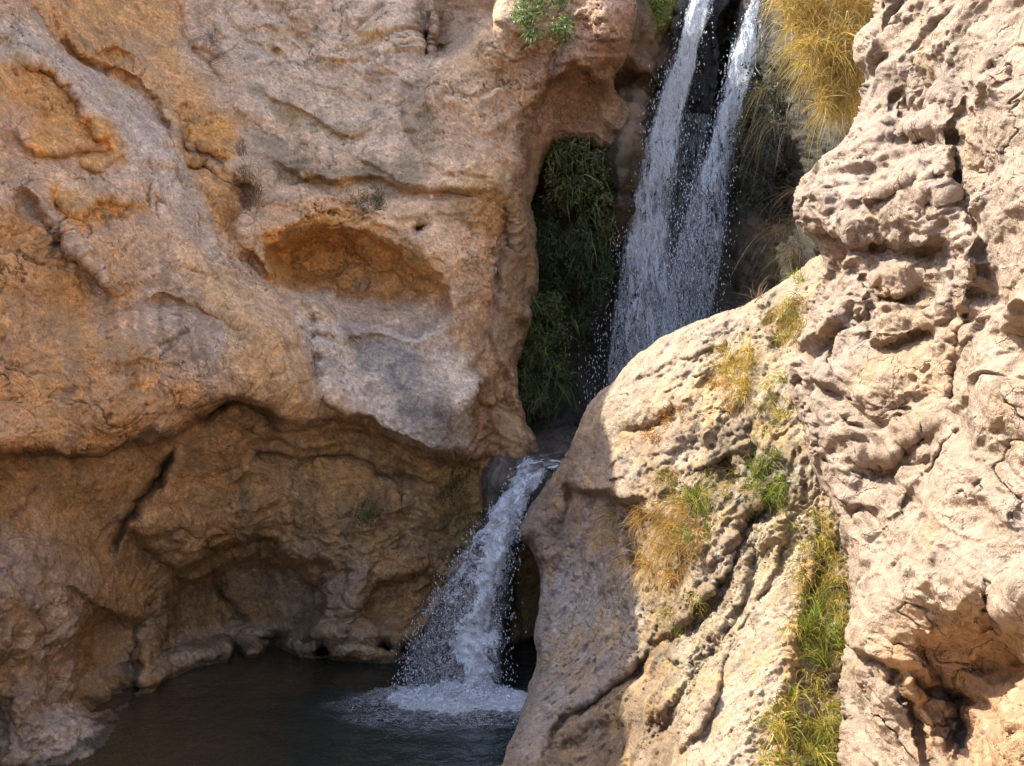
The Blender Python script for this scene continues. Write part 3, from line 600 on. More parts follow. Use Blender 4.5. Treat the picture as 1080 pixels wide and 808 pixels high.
# ---------- the big boulder ridge between the falls and the right wall
def boulder():
    xs = axis(500, 960, 1.2, 520, 915, 9); ys = axis(250, 960, 1.2, 255, 812, 9)
    ctrl = [(860, 282, 9.6), (820, 305, 10.0), (760, 330, 10.3), (700, 358, 10.6), (640, 410, 10.9), (612, 450, 11.2), (600, 480, 11.5), (700, 420, 9.9), (780, 400, 9.3), (850, 400, 8.7), (650, 480, 10.3), (620, 520, 10.8),
            (720, 500, 9.2), (800, 480, 8.6), (870, 480, 8.1), (660, 520, 9.9), (580, 530, 11.8), (560, 560, 11.8), (590, 600, 11.5), (575, 640, 11.2), (560, 700, 10.8), (540, 760, 10.0), (530, 808, 8.9),
            (620, 600, 10.9), (660, 600, 9.8), (720, 600, 8.8), (620, 680, 10.2), (670, 680, 9.4), (600, 760, 9.1), (570, 800, 8.5), (650, 740, 8.9), (620, 808, 8.6), (700, 700, 8.3), (690, 790, 7.6),
            (780, 580, 8.1), (780, 680, 7.3), (750, 760, 6.9), (740, 808, 6.5), (840, 560, 8.0), (830, 620, 7.4), (822, 700, 6.8), (815, 800, 6.2), (860, 620, 7.55), (865, 700, 6.95), (860, 800, 6.3), (895, 560, 7.7), (900, 800, 6.4), (760, 950, 5.6), (560, 950, 7.2), (900, 950, 6.4)]
    out = [(612, 446), (622, 424), (642, 406), (658, 388), (682, 366), (715, 348), (752, 332), (784, 322), (812, 306), (845, 284), (862, 270), (900, 262), (960, 262), (960, 1100), (505, 1100), (522, 836), (530, 808), (542, 774), (554, 738), (566, 700), (562, 672), (568, 640), (570, 612), (566, 592), (556, 575), (546, 568), (548, 555), (562, 530), (582, 500), (596, 482), (603, 466)]
    M = Mass(xs, ys, ctrl, out, warp=(7, 2.5), seed=8)
    L, G, B, Hh = M.ledge, M.groove, M.blob, M.hollow
    L([(604, 455), (606, 500), (600, 540), (590, 590)], .0, .35, 12, 18)          # boulder stands before the bank rock
    G([(603, 500), (604, 545), (595, 590)], .25, 6)
    L([(590, 512), (630, 516), (665, 530), (690, 545), (720, 560)], .15, .30, 22, 30)   # nose over the shaded flank
    L([(640, 520), (655, 560), (668, 600), (676, 660), (670, 700)], .0, .0)
    G([(672, 520), (668, 570), (676, 610)], .35, 9); L([(660, 520), (664, 570), (672, 600)], .0, .25, 12, 14)
    L([(563, 808), (590, 762), (620, 738), (655, 716), (684, 690), (700, 650)], .05, .22, 18, 26)
    G([(570, 808), (600, 765), (640, 735), (680, 705)], .08, 6)
    G([(690, 800), (700, 770), (712, 745), (760, 690), (800, 620), (815, 560)], .34, 12); L([(676, 700), (720, 660), (762, 610), (800, 540), (812, 500)], .16, .22, 22, 18)
    B(700, 740, 26, 16, -.25, -20); G([(668, 700), (700, 720), (716, 700)], .2, 9); B(605, 790, 24, 12, .25, -20); B(645, 770, 20, 10, .18)
    L([(700, 808), (742, 752), (770, 690), (800, 640), (822, 600), (836, 540)], .26, .05, 26, 16)
    G([(738, 620), (760, 600), (790, 560), (800, 530)], .18, 8); L([(700, 690), (740, 640), (770, 600), (800, 560)], .12, .14, 14, 14)
    L([(828, 808), (830, 740), (845, 660), (862, 590), (868, 540)], .10, .14, 12, 30)
    B(865, 720, 20, 60, .08); B(770, 500, 22, 14, .2); G([(762, 480), (772, 500), (776, 520)], .3, 9)
    L([(660, 372), (700, 362), (745, 345), (790, 330)], .06, .06, 10, 10); L([(640, 420), (690, 390), (740, 372), (790, 350)], .06, .08, 12, 12)
    L([(786, 322), (778, 345), (772, 370), (784, 390)], .14, .14, 12, 14); B(790, 400, 20, 20, .16); G([(805, 310), (815, 350), (825, 380)], .16, 8)
    B(690, 425, 40, 20, -.10, -20); B(740, 470, 30, 18, .14, -20); B(650, 445, 22, 30, -.12, 20); G([(655, 455), (690, 452), (720, 430)], .12, 5)
    B(833, 345, 12, 30, .18, 10); G([(790, 440), (800, 470), (792, 500)], .14, 7)
    for k in range(34):
        x = rng.uniform(630, 780); y = 370 + (780 - x) * .25 + rng.uniform(0, 140); l_ = rng.uniform(14, 40); a = rng.uniform(-.55, -.1)
        L([(x, y), (x + l_ * .5, y + l_ * .5 * a + rng.uniform(-3, 3)), (x + l_, y + l_ * a)], rng.uniform(.02, .06), .06, 6, 7, 1.1, .3)
    M.finish_shape(roll=(20, .6), back=3.2); P = M.P
    q = P + fbm(P, 1.6, 3, .5, 80)[..., None] * .22
    shade = 0
    rough = (.55 + .45 * sm((M.X - 655) / 30 + np.clip((520 - M.Y), 0, 200) / 60)) * (1 - .6 * np.exp(-((M.X - (1175 - M.Y * .55)) / 34.0) ** 2) * sm((M.Y - 590) / 40)) * (1 - .45 * sm((740 - M.X) / 40) * sm((500 - M.Y) / 30))
    ax = np.array([-.42, -.3, -.85]); ax = ax / np.linalg.norm(ax); qd = P - (P @ ax)[..., None] * ax * .82 + fbm(P, .8, 3, .5, 186)[..., None] * .2
    lumps = facets(q * np.array([1, 1, 1.3]), 2.0, 81, .4) * .06 + facets(q, 5.5, 87, .42) * .03 - stones(q + 2, 5, 88) * .018 + facets(q, 14, 89, .45) * .012 + ridged(qd, 1.3, 5, .6, 187) * .06 + facets(qd, 2.2, 188, .25) * .06 * sm((M.X - 640) / 60)
    v1, v2, _ = worley(q, 11, 82); pits = -sm((.35 - v1) / .3) * .035
    slab = np.exp(-((M.X - (1175 - M.Y * .55)) / 34.0) ** 2) * sm((M.Y - 590) / 40)
    tufa = (1 - .75 * slab) * sm((M.X - 690) / 40) * sm((M.Y - 470) / 40); cr = cracks(q, 1.6, .05, 180)
    w1, _, _ = worley(q, 19, 181); w3, _, _ = worley(q, 42, 182); crumb = (.5 - w1) * .05 + (.5 - w3) * .024 + ridged(q, 7, 4, .6, 183) * .03
    fr = ridged(q * np.array([1.3, 1.3, .8]), 2.2, 5, .6, 184) * .07 + fbm(P, 9, 4, .65, 185) * .04
    fl = sm((680 - M.X) / 20) * sm((M.Y - 560) / 30); gd = np.array([-.35, -.3, -.88]); qg = P - (P @ gd)[..., None] * gd * .75 + fbm(P, 1.5, 3, .5, 190)[..., None] * .25
    fl = fl * (ridged(qg, 2.0, 5, .6, 191) * .10 + facets(qg, 3.0, 192, .2) * .05)
    M.displace(fl + crumb * tufa + fr * (.25 + .75 * rough) * .8 - cr * .04 * rough + fbm(P, 1.0, 4, .5, 83) * .12 + (lumps + ridged(q, 3, 5, .6, 84) * .05 + pits) * rough + fbm(P, 16, 3, .6, 85) * .018 + fbm(P, 45, 2, .6, 86) * .008 * rough, 3, .75)
    M.paint((.375, .285, .19))
    M.patch([(520, 560), (600, 520), (660, 540), (676, 620), (680, 680), (600, 760), (560, 830), (500, 830)], (.37, .325, .275), 10, .85, 8, 25, 1)
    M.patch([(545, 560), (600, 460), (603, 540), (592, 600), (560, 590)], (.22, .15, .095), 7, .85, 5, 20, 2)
    M.patch([(600, 520), (670, 525), (670, 600), (640, 590), (604, 560)], (.33, .23, .16), 10, .8, 9, 20, 3)
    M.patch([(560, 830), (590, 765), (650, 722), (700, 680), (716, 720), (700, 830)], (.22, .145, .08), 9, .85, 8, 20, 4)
    M.patch([(668, 510), (760, 490), (760, 560), (740, 620), (690, 690), (675, 600)], (.27, .185, .095), 14, .8, 14, 25, 5)
    M.patch([(770, 470), (850, 440), (895, 560), (860, 600), (838, 600), (800, 640), (740, 740), (700, 720), (750, 640), (790, 560)], (.31, .245, .14), 12, .8, 12, 15, 6)
    M.patch([(848, 600), (866, 600), (840, 760), (826, 830), (808, 830), (826, 700)], (.40, .25, .09), 5, .85, 4, 12, 7)
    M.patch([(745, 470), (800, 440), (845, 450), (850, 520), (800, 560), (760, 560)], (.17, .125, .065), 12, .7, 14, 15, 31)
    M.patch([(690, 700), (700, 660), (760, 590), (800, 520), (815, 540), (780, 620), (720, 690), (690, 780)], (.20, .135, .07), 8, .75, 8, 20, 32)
    M.patch([(690, 420), (760, 400), (760, 440), (680, 480)], (.40, .25, .13), 12, .5, 12, 15, 33)
    M.patch([(862, 560), (905, 560), (905, 830), (830, 830), (845, 700)], (.26, .19, .085), 8, .8, 8, 20, 8)
    M.patch([(740, 380), (800, 340), (850, 300), (850, 360), (800, 430), (760, 440)], (.36, .27, .14), 10, .6, 12, 20, 9)
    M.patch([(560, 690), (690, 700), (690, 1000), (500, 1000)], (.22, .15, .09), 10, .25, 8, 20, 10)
    M.stain(cr, (.25, .17, .10), .5); M.grain(6, .24, 1); M.grain(30, .26, 2, 3)
    sp_ = sm((.30 - w1) / .1) * tufa; M.stain(sp_, (.70, .66, .58), .5)
    M.mottle((.50, .33, .13), 2.2, .06, .3, .5, 7); M.mottle((.13, .10, .06), 5, .2, .36, .6, 8)
    M.mottle((.44, .37, .28), 4, .1, .35, .4, 1); M.mottle((.33, .22, .11), 3, .12, .35, .5, 2); M.mottle((.22, .19, .14), 8, .15, .35, .45, 3)
    M.col = M.col * np.array([.92, .92, .96], np.float32)
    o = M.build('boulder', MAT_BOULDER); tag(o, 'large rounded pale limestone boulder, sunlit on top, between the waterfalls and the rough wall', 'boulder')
    return M
BO = boulder()

# ---------- rough sunlit wall, right
def right_wall():
    xs = axis(815, 1500, 1.15, 820, 1086, 8); ys = axis(-330, 1000, 1.15, -4, 812, 8)
    ctrl = [(925, 0, 7.6), (905, 100, 7.4), (850, 190, 7.3), (840, 220, 7.2), (870, 290, 7.4), (840, 400, 7.2), (870, 500, 6.6), (890, 600, 6.0), (890, 700, 5.6), (890, 800, 5.3),
            (960, 0, 6.6), (960, 100, 6.4), (930, 200, 6.2), (900, 300, 6.5), (960, 300, 5.9), (920, 400, 6.0), (980, 420, 5.6), (930, 500, 5.7), (1000, 20, 5.6), (1010, 120, 5.2), (1040, 60, 4.8), (1080, 50, 4.5),
            (1030, 200, 5.0), (1080, 200, 4.3), (1040, 300, 4.6), (1080, 350, 4.1), (1030, 430, 4.5), (980, 540, 4.7), (1040, 520, 4.2), (1080, 500, 3.9), (930, 620, 5.0), (1000, 620, 4.3), (1070, 620, 3.8), (940, 720, 4.8), (1000, 760, 4.6), (1070, 700, 4.0), (1070, 800, 3.6), (960, 808, 4.6),
            (1300, 0, 3.2), (1300, 400, 2.9), (1300, 800, 2.7), (1500, 0, 2.5), (1500, 400, 2.3), (1500, 900, 2.2), (950, -300, 8.5), (1200, -300, 5.0), (1500, -300, 3.6), (900, 980, 5.0), (1100, 980, 3.4)]
    out = [(930, -700), (932, -60), (926, -5), (918, 22), (904, 38), (903, 60), (912, 82), (911, 105), (903, 128), (888, 150), (868, 168), (848, 188), (838, 205), (839, 226), (850, 246), (864, 262), (872, 282), (866, 305), (856, 330), (846, 355), (838, 378),
           (833, 402), (838, 430), (850, 462), (856, 492), (868, 515), (884, 540), (886, 560), (892, 590), (895, 620), (901, 650), (893, 682), (887, 720), (889, 760), (886, 812), (890, 1400), (1900, 1400), (1900, -700)]
    M = Mass(xs, ys, ctrl, out, warp=(9, 3.5), seed=11)
    L, G, B, Hh = M.ledge, M.groove, M.blob, M.hollow
    # near slab against the broken middle
    L([(1004, -20), (1000, 40), (1014, 90), (1003, 130), (1002, 180), (1014, 215), (1034, 240), (1036, 290), (1022, 330), (1010, 365), (1006, 410), (1004, 450), (985, 490), (955, 530), (915, 575), (892, 600)][::-1], .0, .24, 14, 18)
    G([(1004, 20), (1012, 90), (1003, 140), (1004, 190), (1030, 240), (1034, 300), (1014, 350), (1004, 440), (975, 500), (930, 560)], .09, 9)
    # big stones
    B(950, 205, 48, 26, -.30, -24, 2.2); L([(900, 212), (935, 205), (970, 190), (1000, 180)], .10, .14, 10, 14); B(930, 240, 60, 22, -.25, 8, 2.2)
    L([(850, 238), (890, 248), (930, 258), (975, 256), (1000, 240)], .12, .35, 14, 18)
    B(880, 190, 26, 20, -.12); B(855, 215, 18, 18, -.1); L([(845, 250), (870, 262), (880, 290)], .0, .3, 12, 16)
    B(970, 90, 22, 18, .3, -30); G([(935, 100), (960, 118), (985, 110), (1000, 130)], .3, 9); B(960, 50, 30, 34, -.28, 30, 2.2); B(930, 40, 18, 24, -.15, 20); B(1020, 50, 20, 30, -.15); B(990, 128, 22, 22, -.16, 0, 2.2)
    G([(905, 40), (940, 30), (968, 20)], .18, 6); G([(940, 120), (955, 150), (990, 150)], .28, 8); B(947, 130, 12, 10, -.14, 0, 2.2)
    B(1025, 92, 18, 22, -.24, 30, 2.2); B(1030, 262, 16, 26, -.12); B(1018, 270, 14, 16, -.16, 0, 2.2)
    L([(905, 300), (935, 315), (965, 300), (985, 285)], .12, .22, 14, 12); B(940, 290, 30, 22, -.2, -30, 2.2); B(925, 335, 36, 26, -.2, 10, 2.2); L([(905, 345), (930, 362), (970, 355), (990, 342)], .1, .2, 12, 14)
    B(1000, 300, 16, 20, -.2, -20, 2.2); G([(900, 290), (915, 320), (895, 350)], .18, 7); G([(860, 340), (880, 372), (878, 400)], .12, 6)
    B(870, 430, 30, 50, -.12, -10); B(935, 400, 44, 40, -.10); L([(900, 480), (930, 486), (960, 470), (985, 450)], .10, .25, 12, 14); B(950, 500, 26, 14, .3, -20); B(930, 440, 30, 20, .10)
    L([(850, 470), (870, 500), (900, 530), (940, 535)], .08, .16, 12, 14); B(893, 500, 20, 30, -.12)
    for a, b_, r, r2, d in ((1022, 470, 22, 34, -.16), (1048, 420, 18, 26, -.14), (1070, 300, 24, 34, -.14), (1060, 220, 20, 24, -.12), (990, 560, 30, 26, -.10), (1058, 540, 18, 30, -.14), (1010, 610, 26, 30, -.12), (1005, 640, 17, 22, -.18), (1060, 630, 34, 30, -.22), (960, 620, 26, 20, -.1), (920, 650, 22, 34, -.1)): B(a, b_, r, r2, d, rng.uniform(-20, 20), 2.2)
    L([(985, 640), (1010, 662), (1030, 650), (1036, 610)], .08, .22, 10, 14); L([(1030, 632), (1050, 650), (1090, 660)], .1, .15, 10, 14)
    # hollow at the foot
    Hh([(942, 668), (975, 658), (1010, 665), (1050, 672), (1110, 690), (1120, 850), (1010, 860), (985, 780), (955, 730), (940, 700)], .22, 30, 34)
    B(1010, 735, 16, 12, .14, -10); B(1050, 705, 26, 18, .16); B(1015, 770, 8, 24, .12, -8); G([(985, 700), (1010, 760), (1035, 820)], .10, 8); B(1090, 760, 30, 60, -.45, 10, 2.2)
    G([(935, 690), (950, 730), (975, 780), (985, 830)], .12, 5); B(915, 760, 22, 50, -.12); B(958, 700, 10, 30, -.08)
    M.finish_shape(roll=(26, .55), back=3.0); P = M.P
    P0 = P; P = P * np.array([1, .45, 1]); q = P + fbm(P, 1.6, 4, .55, 90)[..., None] * .14 + (perlin(P * 5, 91) * .03)[..., None]
    sc = np.clip(M.D / 5.0, .6, 1.4)
    qa = q * np.array([1, 1, 1.25]) + np.array([0, 0, .5]) * P[..., :1]
    qa = qa + (fbm(P, 6, 3, .6, 105) * .022)[..., None]
    l1 = facets(qa * np.array([.8, 1, 1.2]), 1.5, 92, .22) * .19 + stones(qa + 3, 1.9, 93, .6, .8) * .05
    l2 = facets(qa * np.array([.85, 1, 1.15]), 3.6, 94, .24) * .085 + facets(qa + 2, 6.4, 95, .28) * .042
    l3 = facets(q, 8, 96, .34) * .034 + facets(q, 17, 97, .38) * .017 + facets(q, 36, 108, .42) * .007
    m1 = sm((fbm(P, .9, 3, .5, 98) + .25) / .4); m2 = sm((fbm(P, 1.6, 3, .5, 99) + .2) / .4)
    w1, _, _ = worley(q, 13, 100); pits = -sm((.36 - w1) / .25) * .03 * sm((fbm(P, 2.2, 2, .5, 101) + .05) / .2)
    r = ridged(q, 2.6, 6, .62, 102) * .045; cr = cracks(qa, 1.4, .035, 110) * .8
    M.displace((fbm(P, .9, 4, .5, 103) * .12 + l1 * (.5 + .5 * m1) + l2 * (.3 + .7 * m2) + l3 * (.5 + .5 * m1) + pits * .8 + r * .8 - cr * .05 - cracks(qa, 3.4, .06, 111) * .010 + fbm(P, 16, 4, .65, 104) * .020) * sc, 4, .62)
    M.paint((.355, .262, .178))
    M.patch([(800, 140), (1000, 60), (1010, 300), (900, 560), (800, 480)], (.33, .25, .182), 20, .75, 16, 40, 1)
    M.patch([(942, 668), (1110, 680), (1120, 860), (1000, 860), (950, 730)], (.42, .25, .12), 12, .85, 9, 25, 2)
    M.patch([(985, 700), (1060, 700), (1060, 830), (1000, 820)], (.40, .25, .14), 12, .4, 14, 20, 3)
    M.patch([(900, 380), (1000, 380), (980, 470), (900, 480)], (.34, .24, .15), 14, .6, 14, 25, 4)
    M.stain(cr, (.26, .17, .10), .6); M.grain(5, .16, 1); M.grain(26, .16, 2, 3)
    M.mottle((.42, .28, .145), 1.7, .08, .3, .45, 1); M.mottle((.27, .212, .165), 1.3, .08, .3, .5, 2); M.mottle((.46, .38, .28), 6, .15, .35, .35, 3); M.mottle((.28, .19, .12), 9, .22, .4, .5, 4)
    M.col = M.col * np.array([.90, .91, .97], np.float32)
    o = M.build('rock_wall', MAT_TUFA); tag(o, 'rough sunlit cream limestone wall of lumpy stones', kind='structure')
    return M
RW = right_wall()

# ---------- canyon beyond the picture: upper cliff whose rim shades the pool, wall behind, ground
def sheet(name, fn, nu, nv, mat, colr, label, amp=.4, f=.5, kind='structure', seed=0):
    u, v = np.meshgrid(np.linspace(0, 1, nu), np.linspace(0, 1, nv)); P = fn(u, v)
    a = np.gradient(P, axis=1); b = np.gradient(P, axis=0); n = np.cross(a, b); n /= np.linalg.norm(n, axis=-1)[..., None] + 1e-9
    P = P + n * (fbm(P, f, 5, .55, seed)[..., None] * amp)
    idx = np.arange(nu * nv).reshape(nv, nu); fc = np.stack([idx[:-1, :-1], idx[:-1, 1:], idx[1:, 1:], idx[1:, :-1]], -1).reshape(-1, 4)
    c = np.ones((nu * nv, 3)) * colr
    m = fbm(P, .7, 4, .6, seed + 1).reshape(-1, 1); c = c * (1 + m * .5)
    o = mesh_obj(name, P.reshape(-1, 3), fc, mat, colors=np.clip(c, .01, .9)); tag(o, label, kind=kind); return o
RIM = [(-14, 7.5), (0, 7.2), (6, 7.0), (9.0, 7.6), (10.6, 8.6), (11.7, 9.3), (12.6, 10.4), (14.5, 12.6), (16.5, 14.6), (18.8, 16.6), (22, 19), (30, 22)]  # unseen rim, heights shaped to lay the shadow edge across boulder and fall
def upper_cliff(u, v):
    y = -14 + 42 * u; z1 = np.interp(y, *zip(*RIM)); x0 = -5.3 - .0 * y
    # a thick tier: face, top, back
    t = np.clip(v / .45, 0, 1); t2 = np.clip((v - .45) / .2, 0, 1); t3 = np.clip((v - .65) / .35, 0, 1)
    zb = np.where(y < 8, -2, 6.5)
    return np.stack([x0 - .25 * t - 5 * t2 - 2 * t3, y, zb + (z1 - zb) * t + .6 * t2 - 14 * t3], -1)
sheet('upper_cliff', upper_cliff, 260, 120, MAT_CLIFF, np.array([.42, .30, .2]), 'upper tier of the warm limestone cliff above the shaded pool', .35, .7, seed=120)
def right_up(u, v):
    y = -12 + 22 * u; x = np.interp(y, [-12, 0, 3, 5, 8, 10], [5, 2.6, 2.5, 3.6, 4.8, 5.0])
    return np.stack([x + v ** 1.5 * 3 + 0 * u, y, -1 + 13 * v], -1)
sheet('canyon_wall', lambda u, v: right_up(u, v) + np.array([1.6, 0, 0]), 160, 120, MAT_TUFA, np.array([.64, .46, .29]), 'sunlit canyon wall carrying on beside and above the rough stones', .5, .6, seed=130)  # unseen wall, coloured paler than the visible one to bounce warm light
def ground(u, v):
    x = -60 + 120 * u; y = -60 + 140 * v
    z = np.interp(y, [-60, 0, 4, 8, 9, 80], [2.2, 1.5, .9, -.5, -.9, -1.4])
    return np.stack([x, y, z + 0 * x], -1)
sheet('ground', ground, 240, 280, MAT_CLIFF, np.array([.46, .34, .22]), 'stony stream bed below the pool', .15, .8, seed=140)  # base colour raised so the unseen ground bounces more light

# ------------------------------------------------------------------ water
def water_mat():
    m, n, l, b = nodes('pool_water')
    at = n.new('ShaderNodeVertexColor'); at.layer_name = 'tint'; l.new(at.outputs['Color'], b.inputs['Base Color'])
    b.inputs['Roughness'].default_value = .06; b.inputs['IOR'].default_value = 1.33
    tc = n.new('ShaderNodeTexCoord'); a = noise_n(n, l, tc.outputs['Object'], 3.2, 4, .6, .6); c = noise_n(n, l, tc.outputs['Object'], 11, 3, .6)
    h = mathn(n, l, 'ADD', mathn(n, l, 'MULTIPLY', a, .05), mathn(n, l, 'MULTIPLY', c, .012))
    bp = n.new('ShaderNodeBump'); bp.inputs['Strength'].default_value = .8; bp.inputs['Distance'].default_value = 1; l.new(h, bp.inputs['Height']); l.new(bp.outputs[0], b.inputs['Normal'])
    return m
def fall_mat(name, su, sv, lace, det=5, rg=.68, hard=9):
    """falling white water: broken streaks with gaps one can see through"""
    m, n, l, b = nodes(name); n.remove(b); out = n['Material Output']
    uv = n.new('ShaderNodeUVMap'); uv.uv_map = 'flow'; mp = n.new('ShaderNodeMapping'); mp.inputs['Scale'].default_value = (su, sv, 1); l.new(uv.outputs[0], mp.inputs[0])
    at = n.new('ShaderNodeVertexColor'); at.layer_name = 'tint'; sp = n.new('ShaderNodeSeparateColor'); l.new(at.outputs['Color'], sp.inputs[0])
    a = noise_n(n, l, mp.outputs[0], 1.0, det, rg, lace)
    m2 = n.new('ShaderNodeMapping'); m2.inputs['Scale'].default_value = (su * 1.5, sv * 2.4, 1); l.new(uv.outputs[0], m2.inputs[0])
    c = noise_n(n, l, m2.outputs[0], 2.0, det - 1, rg, lace * 1.6)
    f = mathn(n, l, 'ADD', mathn(n, l, 'MULTIPLY', a, .62), mathn(n, l, 'MULTIPLY', c, .38))
    fil = mathn(n, l, 'SUBTRACT', 1, mathn(n, l, 'MULTIPLY', mathn(n, l, 'ABSOLUTE', mathn(n, l, 'SUBTRACT', c, .5)), 16), True)   # thin threads
    x = mathn(n, l, 'ADD', mathn(n, l, 'SUBTRACT', f, .5), mathn(n, l, 'MULTIPLY', mathn(n, l, 'SUBTRACT', sp.outputs[0], .5), .45))
    al = mathn(n, l, 'MULTIPLY', x, hard, True)
    al = mathn(n, l, 'ADD', mathn(n, l, 'MULTIPLY', al, .9), mathn(n, l, 'MULTIPLY', mathn(n, l, 'MULTIPLY', fil, sp.outputs[1]), .7), True)
    al = mathn(n, l, 'MULTIPLY', al, sp.outputs[2])
    wc = ramp(n, l, c, [(.34, (.66, .71, .78)), (.50, (.93, .95, .97))]); d = n.new('ShaderNodeBsdfDiffuse'); l.new(wc, d.inputs[0]); t = n.new('ShaderNodeBsdfTranslucent'); t.inputs[0].default_value = (.8, .86, .92, 1)
    g = n.new('ShaderNodeBsdfGlossy'); g.inputs['Roughness'].default_value = .25; g.inputs[0].default_value = (.9, .95, 1, 1)
    bp = n.new('ShaderNodeBump'); bp.inputs['Strength'].default_value = 1; bp.inputs['Distance'].default_value = .12; l.new(f, bp.inputs['Height']); l.new(bp.outputs[0], d.inputs['Normal']); l.new(bp.outputs[0], g.inputs['Normal'])
    x1 = n.new('ShaderNodeMixShader'); x1.inputs[0].default_value = .35; l.new(d.outputs[0], x1.inputs[1]); l.new(t.outputs[0], x1.inputs[2])
    x2 = n.new('ShaderNodeMixShader'); x2.inputs[0].default_value = .15; l.new(x1.outputs[0], x2.inputs[1]); l.new(g.outputs[0], x2.inputs[2])
    tr = n.new('ShaderNodeBsdfTransparent'); x3 = n.new('ShaderNodeMixShader'); l.new(al, x3.inputs[0]); l.new(tr.outputs[0], x3.inputs[1]); l.new(x2.outputs[0], x3.inputs[2])
    l.new(x3.outputs[0], out.inputs[0]); return m
def drop_mat():
    m, n, l, b = nodes('spray_drops'); b.inputs['Base Color'].default_value = (.85, .9, .95, 1); b.inputs['Roughness'].default_value = .2
    b.inputs['Specular IOR Level'].default_value = .8; return m
M_POOL = water_mat(); M_FALL = fall_mat('falling_water', 9, 1.5, .6); M_LACE = fall_mat('tumbling_water', 4.5, 2.6, 1.3, 4, .58, 16); M_FOAM = fall_mat('foam_on_water', 5, 5, 1.2, 4, .6, 10); M_DROP = drop_mat()

def pool():
    nx, ny = 420, 300; x, y = np.meshgrid(np.linspace(-12, 2.6, nx), np.linspace(4.5, 15.5, ny))
    r = np.hypot(x + .5, (y - 11.4)); z = .012 * np.sin(r * 16) * np.exp(-r * .9) + fbm(np.stack([x, y, 0 * x], -1), 1.6, 3, .5, 200) * .012
    P = np.stack([x, y, z], -1); idx = np.arange(nx * ny).reshape(ny, nx); fc = np.stack([idx[:-1, :-1], idx[:-1, 1:], idx[1:, 1:], idx[1:, :-1]], -1).reshape(-1, 4)
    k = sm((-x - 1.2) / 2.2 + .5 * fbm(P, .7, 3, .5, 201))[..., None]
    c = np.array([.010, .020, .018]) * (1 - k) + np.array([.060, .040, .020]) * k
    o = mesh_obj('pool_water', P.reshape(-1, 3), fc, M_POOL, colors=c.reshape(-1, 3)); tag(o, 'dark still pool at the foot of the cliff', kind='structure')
pool()
def stream(rows, nu, nv, seed, dens, off=0.0, thick=.07, wob=.05):
    """rows (py, x-left, x-right, d); returns verts, faces, uv, tint"""
    r = np.array(rows, float); v = np.linspace(0, 1, nv); py = r[0, 0] + v * (r[-1, 0] - r[0, 0])
    xl, xr, d = (np.interp(py, r[:, 0], r[:, k]) for k in (1, 2, 3))
    u = np.linspace(0, 1, nu); U, V_ = np.meshgrid(u, v); PX = xl[:, None] + (xr - xl)[:, None] * U; PY = py[:, None] + 0 * U; D = d[:, None] - off - thick * np.sin(U * math.pi)
    P = point(PX, PY, D); q = P * np.array([1, 1, .35])
    P[..., 1] += fbm(q, 2.5, 4, .6, seed) * wob * 4; P[..., 0] += fbm(q, 3.5, 3, .6, seed + 1) * wob * 1.5
    s_ = np.concatenate([[0], np.cumsum(np.linalg.norm(np.diff(P[:, nu // 2], axis=0), axis=1))])
    uv = np.stack([P[..., 0] + seed * 1.7, s_[:, None] + 0 * U + seed], -1)
    t = dens(U, V_, PX, PY); e = sm(np.minimum(U, 1 - U) / .16)
    T = np.stack([t[0] * (.35 + .65 * e), t[1] + 0 * U, sm(np.minimum(U, 1 - U) / .04) * (t[2] if len(t) > 2 else 1)], -1)
    idx = np.arange(nu * nv).reshape(nv, nu); fc = np.stack([idx[:-1, :-1], idx[1:, :-1], idx[1:, 1:], idx[:-1, 1:]], -1).reshape(-1, 4)
    return P.reshape(-1, 3), fc, uv.reshape(-1, 2), T.reshape(-1, 3)
def stream_obj(name, parent, mat, specs):
    V, Fc, UVs, T = [], [], [], []; o = 0
    for sp in specs:
        a, b, c, d = stream(**sp); V.append(a - np.array(parent.location)); Fc.append(b + o); UVs.append(c); T.append(d); o += len(a)
    return mesh_obj(name, np.vstack(V), np.vstack(Fc), mat, parent, np.vstack(T), uv=np.vstack(UVs))
def drops(name, parent, P, size, stretch, mat=None):
    """each drop a small elongated octahedron"""
    n = len(P); b = np.array([(1, 0, 0), (0, 1, 0), (-1, 0, 0), (0, -1, 0), (0, 0, 1), (0, 0, -1)], float)
    f = np.array([(0, 1, 4), (1, 2, 4), (2, 3, 4), (3, 0, 4), (1, 0, 5), (2, 1, 5), (3, 2, 5), (0, 3, 5)])
    sc = np.ones((n, 1, 3)) * size[:, None, None]; sc[:, 0, 2] *= stretch
    V = b[None] * sc; V[..., 0] += V[..., 2] * rng.normal(0, .3, (n, 1)); V = V + (P - np.array(parent.location))[:, None]
    o = mesh_obj(name, V.reshape(-1, 3), (f[None] + (np.arange(n) * 6)[:, None, None]).reshape(-1, 3), mat or M_DROP, parent); tag(o, kind='stuff'); return o
tall = thing('waterfall', point(np.float64(700), np.float64(430), 15.8), 'tall waterfall of two white streams falling over dark rock behind the boulder', 'waterfall')
LS = [(-60, 748, 768, 16.0), (0, 728, 751, 15.95), (50, 712, 739, 15.9), (100, 696, 727, 15.85), (150, 682, 717, 15.8), (200, 668, 710, 15.75), (250, 659, 706, 15.7), (300, 650, 712, 15.65), (350, 644, 716, 15.6), (430, 636, 712, 15.5)]
RS = [(-60, 806, 822, 15.8), (0, 792, 808, 15.75), (30, 781, 804, 15.7), (60, 769, 797, 15.65), (100, 761, 786, 15.6), (140, 750, 776, 15.6), (200, 730, 769, 15.55), (250, 716, 764, 15.5), (300, 704, 756, 15.45), (350, 696, 748, 15.4), (430, 684, 730, 15.3)]
